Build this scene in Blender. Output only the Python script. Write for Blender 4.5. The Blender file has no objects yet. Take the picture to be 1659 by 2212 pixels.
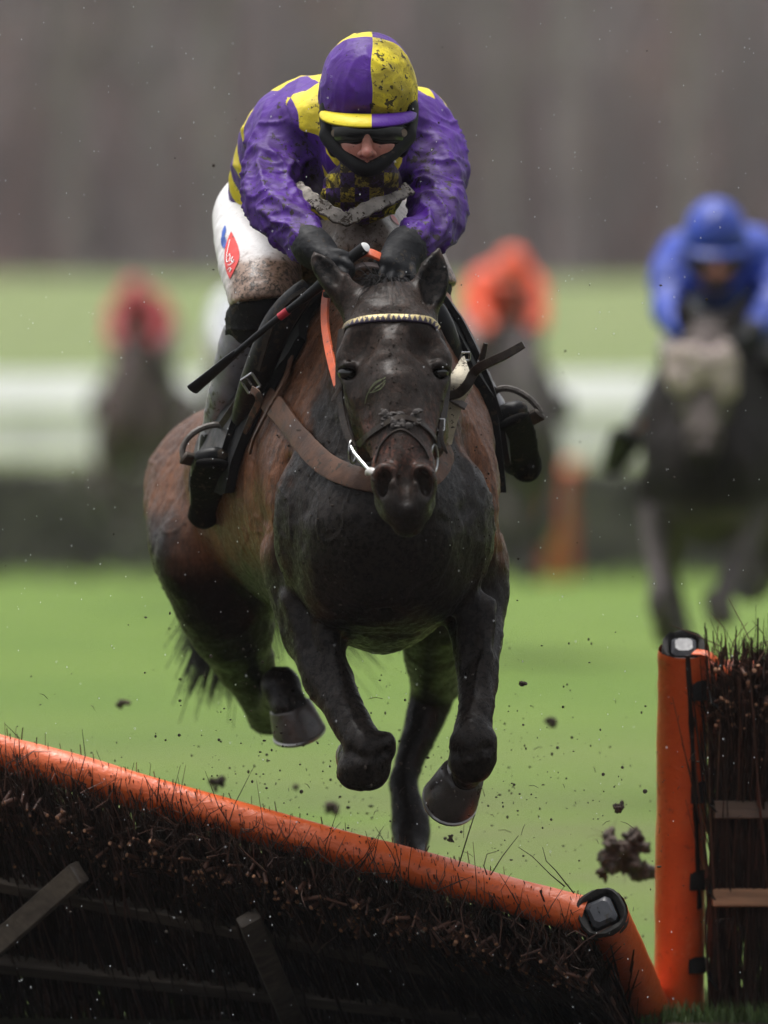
import bpy, bmesh, math, random
import numpy as np
from mathutils import Vector, Matrix
from mathutils.bvhtree import BVHTree

random.seed(7)
RNG = np.random.default_rng(7)
scene = bpy.context.scene
COL = scene.collection

# ------------------------------------------------------------------ camera, sky, sun, exposure
CAM_DIST, CAM_Z, S0 = 18.0, 1.305, 1080.0
cam_data = bpy.data.cameras.new('camera')
cam = bpy.data.objects.new('camera', cam_data)
COL.objects.link(cam)
cam.location = (0, -CAM_DIST, CAM_Z)
cam.rotation_euler = (math.radians(90), 0, 0)
cam_data.sensor_fit = 'HORIZONTAL'
cam_data.sensor_width = 24.0
cam_data.lens = 24.0 * CAM_DIST * S0 / 1659.0
cam_data.shift_y = -213.0 / 1659.0
cam_data.clip_start = 0.5
cam_data.clip_end = 2000
cam_data.dof.use_dof = True
cam_data.dof.focus_distance = 18.40
cam_data.dof.aperture_fstop = 2.6
scene.camera = cam

world = bpy.data.worlds.new('World')
scene.world = world
world.use_nodes = True
wn, wl = world.node_tree.nodes, world.node_tree.links
SUN_EL, SUN_AZ = math.radians(76), math.radians(-45)
sky = wn.new('ShaderNodeTexSky')
sky.sky_type = 'NISHITA'
sky.sun_disc = False
sky.sun_elevation = SUN_EL
sky.sun_rotation = SUN_AZ
sky.air_density = 1.0
sky.dust_density = 6.0
hsv = wn.new('ShaderNodeHueSaturation')
hsv.inputs['Saturation'].default_value = 0.22      # thick cloud: nearly colourless light
wl.new(sky.outputs[0], hsv.inputs['Color'])
wl.new(hsv.outputs[0], wn['Background'].inputs['Color'])
wn['Background'].inputs['Strength'].default_value = 0.12

sun_data = bpy.data.lights.new('sun', 'SUN')
sun_data.energy = 1.3
sun_data.angle = math.radians(30)
sun_data.color = (1.0, 0.97, 0.93)
sun = bpy.data.objects.new('sun', sun_data)
COL.objects.link(sun)
sun.rotation_euler = (math.radians(-10), math.radians(-10), 0)

scene.view_settings.view_transform = 'Standard'
scene.view_settings.look = 'None'
scene.view_settings.exposure = 0.90
scene.view_settings.gamma = 1.0
scene.view_settings.use_curve_mapping = False
scene.cycles.use_denoising = True
scene.cycles.max_bounces = 6
scene.cycles.diffuse_bounces = 3
scene.cycles.glossy_bounces = 3
scene.cycles.transmission_bounces = 4
scene.cycles.caustics_reflective = False
scene.cycles.caustics_refractive = False


def S(y):
    return S0 * CAM_DIST / (CAM_DIST + y)


def Q(px, py, y):
    """A point of the place: sighted at (px, py) on the 1659-wide survey print, y metres beyond the horse's brow."""
    s = S(y)
    return np.array([(px - 829.5) / s, y, CAM_Z + (893 - py) / s])


def QV(px, py, y):
    return Vector(Q(px, py, y))


# ------------------------------------------------------------------ noise
def _hash(i, j, k, seed):
    n = (i * 374761393 + j * 668265263 + k * 2147483647 + seed * 144665) & 0xFFFFFFFF
    n = ((n ^ (n >> 13)) * 1274126177) & 0xFFFFFFFF
    n = (n ^ (n >> 16)) & 0xFFFF
    return n.astype(np.float64) / 32767.5 - 1.0


def vnoise(P, freq, seed=0):
    p = np.asarray(P, dtype=np.float64) * freq
    f = np.floor(p).astype(np.int64)
    t = p - f
    t = t * t * t * (t * (t * 6 - 15) + 10)
    r = 0
    for a in (0, 1):
        for b in (0, 1):
            for c in (0, 1):
                w = (t[:, 0] if a else 1 - t[:, 0]) * (t[:, 1] if b else 1 - t[:, 1]) * (t[:, 2] if c else 1 - t[:, 2])
                r = r + w * _hash(f[:, 0] + a, f[:, 1] + b, f[:, 2] + c, seed)
    return r


def fbm(P, freq, octaves=3, seed=0):
    r, a = 0, 1.0
    for o in range(octaves):
        r = r + a * vnoise(P, freq * 2 ** o, seed + o * 17)
        a *= 0.5
    return r


def sstep(a, b, x):
    t = np.clip((x - a) / (b - a), 0, 1)
    return t * t * (3 - 2 * t)


# ------------------------------------------------------------------ sculpting: smooth distance fields to meshes
def crom(nodes, n):
    """Catmull-Rom through rows of numbers."""
    A = np.array(nodes, float)
    if len(A) < 3:
        return A
    out = []
    for i in range(len(A) - 1):
        p0, p1, p2, p3 = A[max(i - 1, 0)], A[i], A[i + 1], A[min(i + 2, len(A) - 1)]
        for t in np.linspace(0, 1, n, endpoint=False):
            out.append(0.5 * (2 * p1 + (p2 - p0) * t + (2 * p0 - 5 * p1 + 4 * p2 - p3) * t * t + (3 * p1 - p0 - 3 * p2 + p3) * t ** 3))
    out.append(A[-1])
    return np.array(out)


def axis(*spans):
    """axis((a, b, step), ...) : one rising list of grid lines, finer where it matters."""
    v = []
    for a, b, st in spans:
        n = max(1, int(round((b - a) / st)))
        v.extend(np.linspace(a, b, n, endpoint=False))
    v.append(spans[-1][1])
    return np.array(v, np.float32)


class Field:
    def __init__(self, xs, ys, zs):
        self.ax = (xs, ys, zs)
        self.d = np.full((len(xs), len(ys), len(zs)), 0.5, np.float32)

    def _sl(self, lo, hi):
        out = []
        for a, l, h in zip(self.ax, lo, hi):
            i0 = max(0, int(np.searchsorted(a, l)) - 1)
            i1 = min(len(a), int(np.searchsorted(a, h)) + 1)
            if i1 - i0 < 1:
                return None
            out.append(slice(i0, i1))
        return tuple(out)

    def _grid(self, sl):
        x, y, z = self.ax
        return x[sl[0]][:, None, None], y[sl[1]][None, :, None], z[sl[2]][None, None, :]

    def _blend(self, sl, p, k, sub):
        a = self.d[sl]
        if sub:
            p = -p
            h = np.maximum(k - np.abs(a - p), 0) / k
            self.d[sl] = np.maximum(a, p) + h * h * k * 0.25
        else:
            h = np.maximum(k - np.abs(a - p), 0) / k
            self.d[sl] = np.minimum(a, p) - h * h * k * 0.25

    def sweep(self, nodes, k=0.02, side=(1, 0, 0), n=4, sub=False, inner=None):
        """nodes: rows (x, y, z, w, h): an elliptical tube, w along 'side', h across it."""
        N = crom(nodes, n)
        rmax = max(N[:, 3].max(), N[:, 4].max())
        m = k + 0.03
        lo, hi = N[:, :3].min(0) - rmax - m, N[:, :3].max(0) + rmax + m
        big = self._sl(lo, hi)
        if big is None:
            return
        acc = np.full(self.d[big].shape, 0.5, np.float32)
        side = np.array(side, float)
        for A, B in zip(N[:-1], N[1:]):
            r = max(A[3], A[4], B[3], B[4]) + m
            sl = self._sl(np.minimum(A[:3], B[:3]) - r, np.maximum(A[:3], B[:3]) + r)
            if sl is None:
                continue
            X, Y, Z = self._grid(sl)
            ab = B[:3] - A[:3]
            L = np.linalg.norm(ab) + 1e-9
            d = ab / L
            sd = side - d * side.dot(d)
            sd /= np.linalg.norm(sd) + 1e-9
            up = np.cross(d, sd)
            f = np.float32
            rx, ry, rz = X - f(A[0]), Y - f(A[1]), Z - f(A[2])
            ax_ = rx * f(d[0]) + ry * f(d[1]) + rz * f(d[2])
            t = np.clip(ax_ / f(L), 0, 1)
            e = ax_ - t * f(L)
            u = rx * f(sd[0]) + ry * f(sd[1]) + rz * f(sd[2])
            v = rx * f(up[0]) + ry * f(up[1]) + rz * f(up[2])
            w = f(A[3]) + t * f(B[3] - A[3])
            h = f(A[4]) + t * f(B[4] - A[4])
            g = np.minimum(w, h)
            u, v, e = u / w, v / h, e / g
            k0 = np.sqrt(u * u + v * v + e * e)
            u, v, e = u / w, v / h, e / g
            k1 = np.sqrt(u * u + v * v + e * e) + f(1e-6)
            dd = k0 * (k0 - 1) / k1
            dd = np.where(k0 < 0.2, -g, dd)
            loc = tuple(slice(s.start - b.start, s.stop - b.start) for s, b in zip(sl, big))
            if inner:
                a_ = acc[loc]
                hh = np.maximum(inner - np.abs(a_ - dd), 0) / inner
                acc[loc] = np.minimum(a_, dd) - hh * hh * inner * 0.25
            else:
                acc[loc] = np.minimum(acc[loc], dd)
        self._blend(big, acc, k, sub)

    def tube(self, nodes, k=0.02, n=4, sub=False):
        """nodes: rows (x, y, z, r)."""
        self.sweep([(a[0], a[1], a[2], a[3], a[3]) for a in nodes], k, (0.3, 0.2, 0.9), n, sub)

    def blob(self, c, r, k=0.02, rot=None, sub=False):
        r = np.array(r, float) if np.ndim(r) else np.array([r, r, r], float)
        R = r.max() + k + 0.03
        c = np.array(c, float)
        sl = self._sl(c - R, c + R)
        if sl is None:
            return
        X, Y, Z = self._grid(sl)
        f = np.float32
        X, Y, Z = X - f(c[0]), Y - f(c[1]), Z - f(c[2])
        if rot is not None:
            m = np.array(rot, float)          # columns = local axes
            X, Y, Z = (X * f(m[0, i]) + Y * f(m[1, i]) + Z * f(m[2, i]) for i in range(3))
        a, b, cc = X / f(r[0]), Y / f(r[1]), Z / f(r[2])
        k0 = np.sqrt(a * a + b * b + cc * cc)
        a, b, cc = a / f(r[0]), b / f(r[1]), cc / f(r[2])
        k1 = np.sqrt(a * a + b * b + cc * cc) + f(1e-6)
        dd = np.where(k0 < 0.2, -f(r.min()), k0 * (k0 - 1) / k1)
        self._blend(sl, dd, k, sub)

    def halfspace(self, p, n, k=0.004):
        """cut away everything on the side the normal points to"""
        n = np.array(n, float)
        n /= np.linalg.norm(n)
        X, Y, Z = self._grid((slice(None),) * 3)
        dd = ((X - p[0]) * n[0] + (Y - p[1]) * n[1] + (Z - p[2]) * n[2]).astype(np.float32)
        self._blend((slice(None),) * 3, -dd, k, True)

    def mesh(self, smooth=2):
        d = self.d
        for ax_ in range(3):                       # close the skin at the edge of the grid
            for e in (0, -1):
                s = [slice(None)] * 3
                s[ax_] = e
                d[tuple(s)] = np.maximum(d[tuple(s)], 0.01)
        s = d < 0
        si = s.view(np.int8)
        cnt = np.zeros([n - 1 for n in d.shape], np.int8)
        offs = [(a, b, c) for a in (0, 1) for b in (0, 1) for c in (0, 1)]
        sh = cnt.shape
        for a, b, c in offs:
            cnt += si[a:a + sh[0], b:b + sh[1], c:c + sh[2]]
        I, J, K = np.nonzero((cnt > 0) & (cnt < 8))
        idx = np.full(sh, -1, np.int32)
        idx[I, J, K] = np.arange(len(I))
        vals = {o: d[I + o[0], J + o[1], K + o[2]] for o in offs}
        acc = np.zeros((len(I), 3))
        num = np.zeros(len(I))
        for o in offs:
            for ax_ in range(3):
                if o[ax_]:
                    continue
                o2 = tuple(1 if q == ax_ else o[q] for q in range(3))
                va, vb = vals[o], vals[o2]
                mk = (va < 0) != (vb < 0)
                t = va[mk] / (va[mk] - vb[mk])
                pt = np.tile(np.array(o, float), (mk.sum(), 1))
                pt[:, ax_] = t
                acc[mk] += pt
                num[mk] += 1
        fr = acc / num[:, None]
        V = np.empty((len(I), 3))
        for q, (a, ii) in enumerate(zip(self.ax, (I, J, K))):
            V[:, q] = a[ii] + fr[:, q] * (a[ii + 1] - a[ii])
        F = []
        x0, x1 = s[:-1, 1:-1, 1:-1], s[1:, 1:-1, 1:-1]
        for inside in (True, False):
            i, j, k = np.nonzero((x0 == inside) & (x1 != inside))
            j, k = j + 1, k + 1
            q = np.stack([idx[i, j - 1, k - 1], idx[i, j, k - 1], idx[i, j, k], idx[i, j - 1, k]], 1)
            F.append(q if inside else q[:, ::-1])
        x0, x1 = s[1:-1, :-1, 1:-1], s[1:-1, 1:, 1:-1]
        for inside in (True, False):
            i, j, k = np.nonzero((x0 == inside) & (x1 != inside))
            i, k = i + 1, k + 1
            q = np.stack([idx[i - 1, j, k - 1], idx[i - 1, j, k], idx[i, j, k], idx[i, j, k - 1]], 1)
            F.append(q if inside else q[:, ::-1])
        x0, x1 = s[1:-1, 1:-1, :-1], s[1:-1, 1:-1, 1:]
        for inside in (True, False):
            i, j, k = np.nonzero((x0 == inside) & (x1 != inside))
            i, j = i + 1, j + 1
            q = np.stack([idx[i - 1, j - 1, k], idx[i, j - 1, k], idx[i, j, k], idx[i - 1, j, k]], 1)
            F.append(q if inside else q[:, ::-1])
        F = np.concatenate(F)
        self.d = None
        return relax(V, F, smooth), F


def relax(V, F, it, w=0.5):
    for _ in range(it):
        acc = np.zeros_like(V)
        num = np.zeros(len(V))
        for a, b in ((0, 1), (1, 2), (2, 3), (3, 0)):
            for q in range(3):
                acc[:, q] += np.bincount(F[:, a], V[F[:, b], q], len(V)) + np.bincount(F[:, b], V[F[:, a], q], len(V))
            num += np.bincount(F[:, a], minlength=len(V)) + np.bincount(F[:, b], minlength=len(V))
        V = V + w * (acc / np.maximum(num, 1)[:, None] - V)
    return V


def normals(V, F):
    n = np.cross(V[F[:, 2]] - V[F[:, 0]], V[F[:, 3]] - V[F[:, 1]])
    out = np.zeros_like(V)
    for a in range(4):
        for q in range(3):
            out[:, q] += np.bincount(F[:, a], n[:, q], len(V))
    return out / (np.linalg.norm(out, axis=1)[:, None] + 1e-12)


# ------------------------------------------------------------------ objects
def link(o, parent=None, label=None, cat=None, group=None, kind=None):
    COL.objects.link(o)
    if parent is not None:
        o.parent = parent
        o.matrix_parent_inverse = parent.matrix_basis.inverted()
    for key, v in (('label', label), ('category', cat), ('group', group), ('kind', kind)):
        if v:
            o[key] = v
    return o


def empty(name, loc, label=None, cat=None, group=None):
    o = bpy.data.objects.new(name, None)
    o.location = Vector(loc)
    o.empty_display_size = 0.1
    return link(o, None, label, cat, group)


def np_mesh(name, V, F, mats, smooth=True, cols=None, attrs=None, mat_idx=None):
    """quads (or triangles) as arrays -> mesh datablock"""
    V = np.ascontiguousarray(V, np.float32)
    F = np.ascontiguousarray(F, np.int32)
    me = bpy.data.meshes.new(name)
    me.vertices.add(len(V))
    me.vertices.foreach_set('co', V.ravel())
    k = F.shape[1]
    me.loops.add(F.size)
    me.loops.foreach_set('vertex_index', F.ravel())
    me.polygons.add(len(F))
    me.polygons.foreach_set('loop_start', np.arange(0, F.size, k, dtype=np.int32))
    if smooth:
        me.polygons.foreach_set('use_smooth', np.ones(len(F), bool))
    if mat_idx is not None:
        me.polygons.foreach_set('material_index', np.asarray(mat_idx, np.int32))
    me.update(calc_edges=True)
    me.validate()
    if cols is not None:
        a = me.attributes.new('col', 'FLOAT_COLOR', 'POINT')
        a.data.foreach_set('color', np.concatenate([cols, np.ones((len(cols), 1))], 1).astype(np.float32).ravel())
    for nm, arr in (attrs or {}).items():
        arr = np.asarray(arr, np.float32)
        if arr.ndim == 1:
            a = me.attributes.new(nm, 'FLOAT', 'POINT')
            a.data.foreach_set('value', arr)
        else:
            a = me.attributes.new(nm, 'FLOAT_VECTOR', 'POINT')
            a.data.foreach_set('vector', arr.ravel())
    for m in (mats if isinstance(mats, (list, tuple)) else [mats]):
        me.materials.append(m)
    return me


def np_obj(name, V, F, mats, parent=None, label=None, cat=None, group=None, kind=None, **kw):
    return link(bpy.data.objects.new(name, np_mesh(name, V, F, mats, **kw)), parent, label, cat, group, kind)


class MB:
    """collects simple shapes; build() links them as one mesh object"""
    def __init__(self):
        self.v, self.f, self.m = [], [], []

    def add(self, verts, faces, mi=0):
        b = len(self.v)
        self.v.extend(tuple(map(float, p)) for p in verts)
        self.f.extend(tuple(i + b for i in f) for f in faces)
        self.m.extend([mi] * len(faces))

    def box(self, c, ax, ay, az, mi=0, bev=0.0):
        """half-axes as vectors; with bev the long edges are chamfered"""
        c, ax, ay, az = (np.array(q, float) for q in (c, ax, ay, az))
        if bev <= 0:
            vs = [c + sx * ax + sy * ay + sz * az for sx in (-1, 1) for sy in (-1, 1) for sz in (-1, 1)]
            self.add(vs, [(0, 1, 3, 2), (4, 6, 7, 5), (0, 4, 5, 1), (2, 3, 7, 6), (0, 2, 6, 4), (1, 5, 7, 3)], mi)
            return
        la, lb, lc = (np.linalg.norm(q) for q in (ax, ay, az))
        u, v, w = ax / la, ay / lb, az / lc
        vs, fs = [], []
        prof = []
        for sx, sy in ((1, 1), (-1, 1), (-1, -1), (1, -1)):
            p1 = (sx * (la - (bev if sx * sy > 0 else 0)), sy * (lb - (0 if sx * sy > 0 else bev)))
            p2 = (sx * (la - (0 if sx * sy > 0 else bev)), sy * (lb - (bev if sx * sy > 0 else 0)))
            a_, b_ = (sx * la, sy * (lb - bev)), (sx * (la - bev), sy * lb)
            prof += [a_, b_] if sx * sy > 0 else [b_, a_]
        rings = [(-lc, bev), (-lc + bev, 0), (lc - bev, 0), (lc, bev)]
        for z, ins in rings:
            for px, py in prof:
                qx = px - math.copysign(min(ins, abs(px)), px)
                qy = py - math.copysign(min(ins, abs(py)), py)
                vs.append(c + u * qx + v * qy + w * z)
        n = 8
        for r in range(3):
            for i in range(n):
                fs.append((r * n + i, r * n + (i + 1) % n, (r + 1) * n + (i + 1) % n, (r + 1) * n + i))
        fs.append(tuple(reversed(range(n))))
        fs.append(tuple(range(3 * n, 4 * n)))
        self.add(vs, fs, mi)

    def tube(self, pts, radii, seg=8, mi=0, caps=True, flat=1.0, up=(0, 0, 1)):
        P = [np.array(p, float) for p in pts]
        n = len(P)
        if not np.ndim(radii):
            radii = [radii] * n
        vs, fs = [], []
        prev = None
        for i in range(n):
            d = P[min(i + 1, n - 1)] - P[max(i - 1, 0)]
            d /= np.linalg.norm(d) + 1e-12
            if prev is None:
                a = np.array(up, float)
                if abs(a.dot(d)) > 0.95:
                    a = np.array([1.0, 0, 0])
                s = np.cross(d, a)
            else:
                s = prev - d * prev.dot(d)
            s /= np.linalg.norm(s) + 1e-12
            prev = s
            t = np.cross(s, d)
            for j in range(seg):
                an = 2 * math.pi * j / seg
                vs.append(P[i] + radii[i] * (math.cos(an) * s + flat * math.sin(an) * t))
        for i in range(n - 1):
            for j in range(seg):
                fs.append((i * seg + j, i * seg + (j + 1) % seg, (i + 1) * seg + (j + 1) % seg, (i + 1) * seg + j))
        if caps:
            fs.append(tuple(reversed(range(seg))))
            fs.append(tuple(range((n - 1) * seg, n * seg)))
        self.add(vs, fs, mi)

    def ribbon(self, pts, nrm, width, thick, mi=0):
        """a leather strap: pts on its inner face, nrm its outward side"""
        P = [np.array(p, float) for p in pts]
        n = len(P)
        W = [width] * n if not np.ndim(width) else list(width)
        prof = [(-1, 0), (-1, .7), (-.85, 1), (.85, 1), (1, .7), (1, 0)]
        vs, fs = [], []
        for i in range(n):
            d = P[min(i + 1, n - 1)] - P[max(i - 1, 0)]
            d /= np.linalg.norm(d) + 1e-12
            m = np.array(nrm[i], float)
            m = m - d * m.dot(d)
            m /= np.linalg.norm(m) + 1e-12
            s = np.cross(d, m)
            for a, b in prof:
                vs.append(P[i] + s * a * W[i] * 0.5 + m * b * thick)
        k = len(prof)
        for i in range(n - 1):
            for j in range(k):
                fs.append((i * k + j, (i + 1) * k + j, (i + 1) * k + (j + 1) % k, i * k + (j + 1) % k))
        fs.append(tuple(range(k)))
        fs.append(tuple(reversed(range((n - 1) * k, n * k))))
        self.add(vs, fs, mi)

    def ball(self, c, r, seg=10, mi=0, rot=None):
        r = (r, r, r) if not np.ndim(r) else r
        c = np.array(c, float)
        vs, fs = [], []
        rows = max(4, seg // 2 + 1)
        M3 = np.eye(3) if rot is None else np.array(rot, float)
        for i in range(rows + 1):
            th = math.pi * i / rows
            for j in range(seg):
                ph = 2 * math.pi * j / seg
                vs.append(c + M3 @ np.array([r[0] * math.sin(th) * math.cos(ph), r[1] * math.sin(th) * math.sin(ph), r[2] * math.cos(th)]))
        for i in range(rows):
            for j in range(seg):
                fs.append((i * seg + j, (i + 1) * seg + j, (i + 1) * seg + (j + 1) % seg, i * seg + (j + 1) % seg))
        self.add(vs, fs, mi)

    def build(self, name, mats, parent=None, label=None, cat=None, group=None, kind=None, smooth=True, angle=40):
        me = bpy.data.meshes.new(name)
        me.from_pydata(self.v, [], self.f)
        for m in (mats if isinstance(mats, (list, tuple)) else [mats]):
            me.materials.append(m)
        me.polygons.foreach_set('material_index', self.m)
        if smooth:
            me.polygons.foreach_set('use_smooth', [True] * len(self.f))
        me.update()
        if smooth and angle:
            me.set_sharp_from_angle(angle=math.radians(angle))
        return link(bpy.data.objects.new(name, me), parent, label, cat, group, kind)


# ------------------------------------------------------------------ materials
class Mat:
    def __init__(self, name):
        self.m = bpy.data.materials.new(name)
        self.m.use_nodes = True
        self.t = self.m.node_tree
        self.b = self.t.nodes['Principled BSDF']
        self._co = None

    def n(self, typ, **kw):
        x = self.t.nodes.new(typ)
        for k, v in kw.items():
            setattr(x, k, v)
        return x

    def put(self, sock, v):
        if hasattr(v, 'links') or isinstance(v, bpy.types.NodeSocket):
            self.t.links.new(v, sock)
        elif isinstance(v, (tuple, list)) and len(v) == 3 and sock.type == 'RGBA':
            sock.default_value = (*v, 1)
        else:
            sock.default_value = v

    def co(self):
        if self._co is None:
            self._co = self.n('ShaderNodeTexCoord').outputs['Object']
        return self._co

    def attr(self, name, out='Color'):
        a = self.n('ShaderNodeAttribute')
        a.attribute_name = name
        return a.outputs[out]

    def map(self, vec=None, scale=(1, 1, 1), rot=(0, 0, 0)):
        a = self.n('ShaderNodeMapping')
        self.put(a.inputs['Vector'], vec or self.co())
        a.inputs['Scale'].default_value = scale
        a.inputs['Rotation'].default_value = rot
        return a.outputs[0]

    def noise(self, scale, detail=4, rough=0.55, vec=None, dist=0.0):
        a = self.n('ShaderNodeTexNoise')
        self.put(a.inputs['Vector'], vec or self.co())
        a.inputs['Scale'].default_value = scale
        a.inputs['Detail'].default_value = detail
        a.inputs['Roughness'].default_value = rough
        a.inputs['Distortion'].default_value = dist
        return a.outputs['Fac']

    def ramp(self, fac, lo, hi, a=0.0, b=1.0, interp='SMOOTHSTEP'):
        r = self.n('ShaderNodeMapRange', interpolation_type=interp)
        self.put(r.inputs['Value'], fac)
        for i, v in ((1, lo), (2, hi), (3, a), (4, b)):
            self.put(r.inputs[i], v)
        return r.outputs[0]

    def math(self, op, a, b=0.0):
        x = self.n('ShaderNodeMath', operation=op)
        self.put(x.inputs[0], a)
        self.put(x.inputs[1], b)
        return x.outputs[0]

    def mix(self, fac, a, b, blend='MIX'):
        x = self.n('ShaderNodeMix', data_type='RGBA', blend_type=blend)
        self.put(x.inputs[0], fac)
        self.put(x.inputs[6], a)
        self.put(x.inputs[7], b)
        return x.outputs[2]

    def bump(self, h, dist=0.002, strength=1.0, prev=None):
        x = self.n('ShaderNodeBump')
        x.inputs['Distance'].default_value = dist
        x.inputs['Strength'].default_value = strength
        self.put(x.inputs['Height'], h)
        if prev is not None:
            self.put(x.inputs['Normal'], prev)
        return x.outputs[0]

    def done(self, color, rough=0.6, normal=None, spec=0.5, **kw):
        self.put(self.b.inputs['Base Color'], color)
        self.put(self.b.inputs['Roughness'], rough)
        self.put(self.b.inputs['Specular IOR Level'], spec)
        if normal is not None:
            self.put(self.b.inputs['Normal'], normal)
        for k, v in kw.items():
            self.put(self.b.inputs[k.replace('_', ' ')], v)
        return self.m


MUD = (0.040, 0.030, 0.021)


def simple(name, color, rough=0.6, var=0.25, scale=20, bump=0.0006, bscale=90, spec=0.5, mud=0.0, mscale=70, metal=0.0):
    """plain stuff with grain, light wear and, if asked, splashed mud"""
    k = Mat(name)
    if max(color) < .05 and spec == .5:
        spec = .2
    nz = k.noise(scale, 5)
    c = k.mix(1.0, color, k.ramp(nz, 0.3, 0.7, 1 - var, 1 + var * 0.6), 'MULTIPLY')
    h = k.noise(bscale, 4)
    nrm = k.bump(h, bump)
    r = k.ramp(nz, 0.3, 0.7, max(0.02, rough - 0.08), min(1, rough + 0.08))
    if mud > 0:
        big = k.noise(mscale * 0.13, 3)
        f = k.noise(mscale, 4, 0.6)
        th = k.ramp(big, 0.3, 0.7, 0.72 - 0.10 * mud, 0.60 - 0.16 * mud)
        msk = k.math('MULTIPLY', k.math('GREATER_THAN', f, th), 0.92)
        c = k.mix(msk, c, MUD)
        nrm = k.bump(msk, 0.0015, 1.0, nrm)
    return k.done(c, r, nrm, spec, Metallic=metal)


def hair_coat(name, wet=0.42):
    """wet, mud-spattered horse coat; the colour of each region of the coat comes from 'col'"""
    k = Mat(name)
    base = k.attr('col')
    st = k.map(scale=(1, 1, 0.25))
    hair = k.noise(330, 3, 0.6, st)
    blot = k.noise(9, 5, 0.6)
    c = k.mix(1.0, base, k.ramp(hair, 0.25, 0.75, 0.72, 1.28), 'MULTIPLY')
    c = k.mix(1.0, c, k.ramp(blot, 0.25, 0.75, 0.66, 1.34), 'MULTIPLY')
    c = k.mix(1.0, c, k.ramp(k.noise(75, 5, 0.7, st, 0.5), 0.30, 0.70, 0.55, 1.55), 'MULTIPLY')
    mf = k.attr('mud', 'Fac')
    f = k.noise(95, 5, 0.65, dist=0.4)
    msk = k.math('GREATER_THAN', k.math('ADD', f, k.math('MULTIPLY', mf, 0.15)), 0.68)
    c = k.mix(k.math('MULTIPLY', msk, 0.75), c, (0.022, 0.017, 0.014))
    lump = k.noise(60, 5, 0.6)
    nrm = k.bump(hair, 0.0012)
    nrm = k.bump(lump, 0.0018, 0.7, nrm)
    nrm = k.bump(k.noise(170, 4, 0.6), 0.0010, 0.8, nrm)
    nrm = k.bump(msk, 0.0020, 1.0, nrm)
    r = k.ramp(k.noise(85, 5, 0.7), 0.34, 0.66, wet - 0.18, wet + 0.22)
    return k.done(c, r, nrm, 0.06, Coat_Weight=0.12, Coat_Roughness=0.27)
# ------------------------------------------------------------------ the ground: racecourse turf rising to a wood
def ground_z(x, y):
    a = np.clip((y - 64) / 80.0, 0, 1)
    b = np.clip((y - 150) / 120.0, 0, 1)
    return 3.7 * a * a * (3 - 2 * a) + 26.0 * b * b * (3 - 2 * b) + 0.05 * np.sin(x * .35 + y * .21) * np.clip((y - 6) / 10, 0, 1)


def grass_mat():
    k = Mat('wet_winter_turf')
    geo = k.n('ShaderNodeNewGeometry').outputs['Position']
    sp = k.n('ShaderNodeSeparateXYZ')
    k.put(sp.inputs[0], geo)
    n1 = k.noise(.45, 5, .6, geo)
    n2 = k.noise(5.0, 6, .65, geo)
    n3 = k.noise(140, 4, .7, geo)
    c = k.mix(k.ramp(n1, .35, .65), (.120, .222, .014), (.172, .275, .026))
    c = k.mix(k.ramp(n2, .50, .78, 0, .45), c, (.135, .165, .055))
    c = k.mix(1.0, c, k.ramp(n3, .2, .8, .65, 1.3), 'MULTIPLY')
    # hoof-cut, straw-pale turf where the field takes off
    cut = k.math('MULTIPLY', k.ramp(sp.outputs[1], 1.5, 4.5), k.ramp(sp.outputs[1], 26, 10))
    cut = k.math('MULTIPLY', cut, k.ramp(k.noise(.8, 6, .7, geo), .38, .60, .05, .80))
    c = k.mix(cut, c, k.mix(k.ramp(k.noise(2.7, 5, .65, geo), .40, .60), (.185, .225, .055), (.165, .180, .060)))
    # landing side, out of view: browned as mud to darken and warm bounced light
    bounce_brown = k.math('MULTIPLY', k.ramp(sp.outputs[1], 1.75, 1.25), k.ramp(k.noise(2.2, 6, .7, geo), .26, .46, .55, 1.0))
    c = k.mix(bounce_brown, c, k.mix(k.ramp(n2, .35, .65), (.050, .038, .028), (.080, .062, .045)))
    # the far bank is older, paler grass, then leaf litter under the trees
    far = k.ramp(sp.outputs[1], 58, 74)
    c = k.mix(far, c, k.mix(k.ramp(k.noise(.5, 4, .6, geo), .35, .65), (.195, .240, .085), (.165, .218, .066)))
    lit = k.ramp(sp.outputs[1], 141, 150)
    c = k.mix(lit, c, k.mix(k.ramp(k.noise(.35, 5, .7, geo), .35, .65), (.23, .20, .185), (.29, .255, .24)))
    return k.done(c, .75, k.bump(n3, .02), .3)


ys = np.concatenate([np.linspace(-22, 60, 42), np.linspace(62, 160, 60), np.linspace(166, 420, 40)])
xs = np.linspace(-150, 150, 76)
GX, GY = np.meshgrid(xs, ys, indexing='ij')
GV = np.stack([GX, GY, ground_z(GX, GY)], -1).reshape(-1, 3)
ny = len(ys)
ii, jj = np.meshgrid(np.arange(len(xs) - 1), np.arange(ny - 1), indexing='ij')
b0 = (ii * ny + jj).ravel()
np_obj('ground', GV, np.stack([b0, b0 + ny, b0 + ny + 1, b0 + 1], 1), grass_mat(), kind='structure')

# ------------------------------------------------------------------ the wood beyond the course
M_BARK = [simple('bark_grey', (.27, .245, .235), .85, .35, 3, .01, 12), simple('bark_brown', (.25, .215, .205), .85, .35, 3, .01, 12), simple('bark_pale', (.34, .305, .29), .85, .35, 3, .01, 12)]
M_TWIG = [simple('twigs_purple_brown', (.25, .205, .20), .85, .3, 1), simple('twigs_grey', (.25, .235, .225), .85, .3, 1), simple('twigs_russet', (.31, .205, .185), .85, .3, 1)]
M_CONIFER = simple('dark_needles', (.055, .080, .068), .8, .4, 2)


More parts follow.
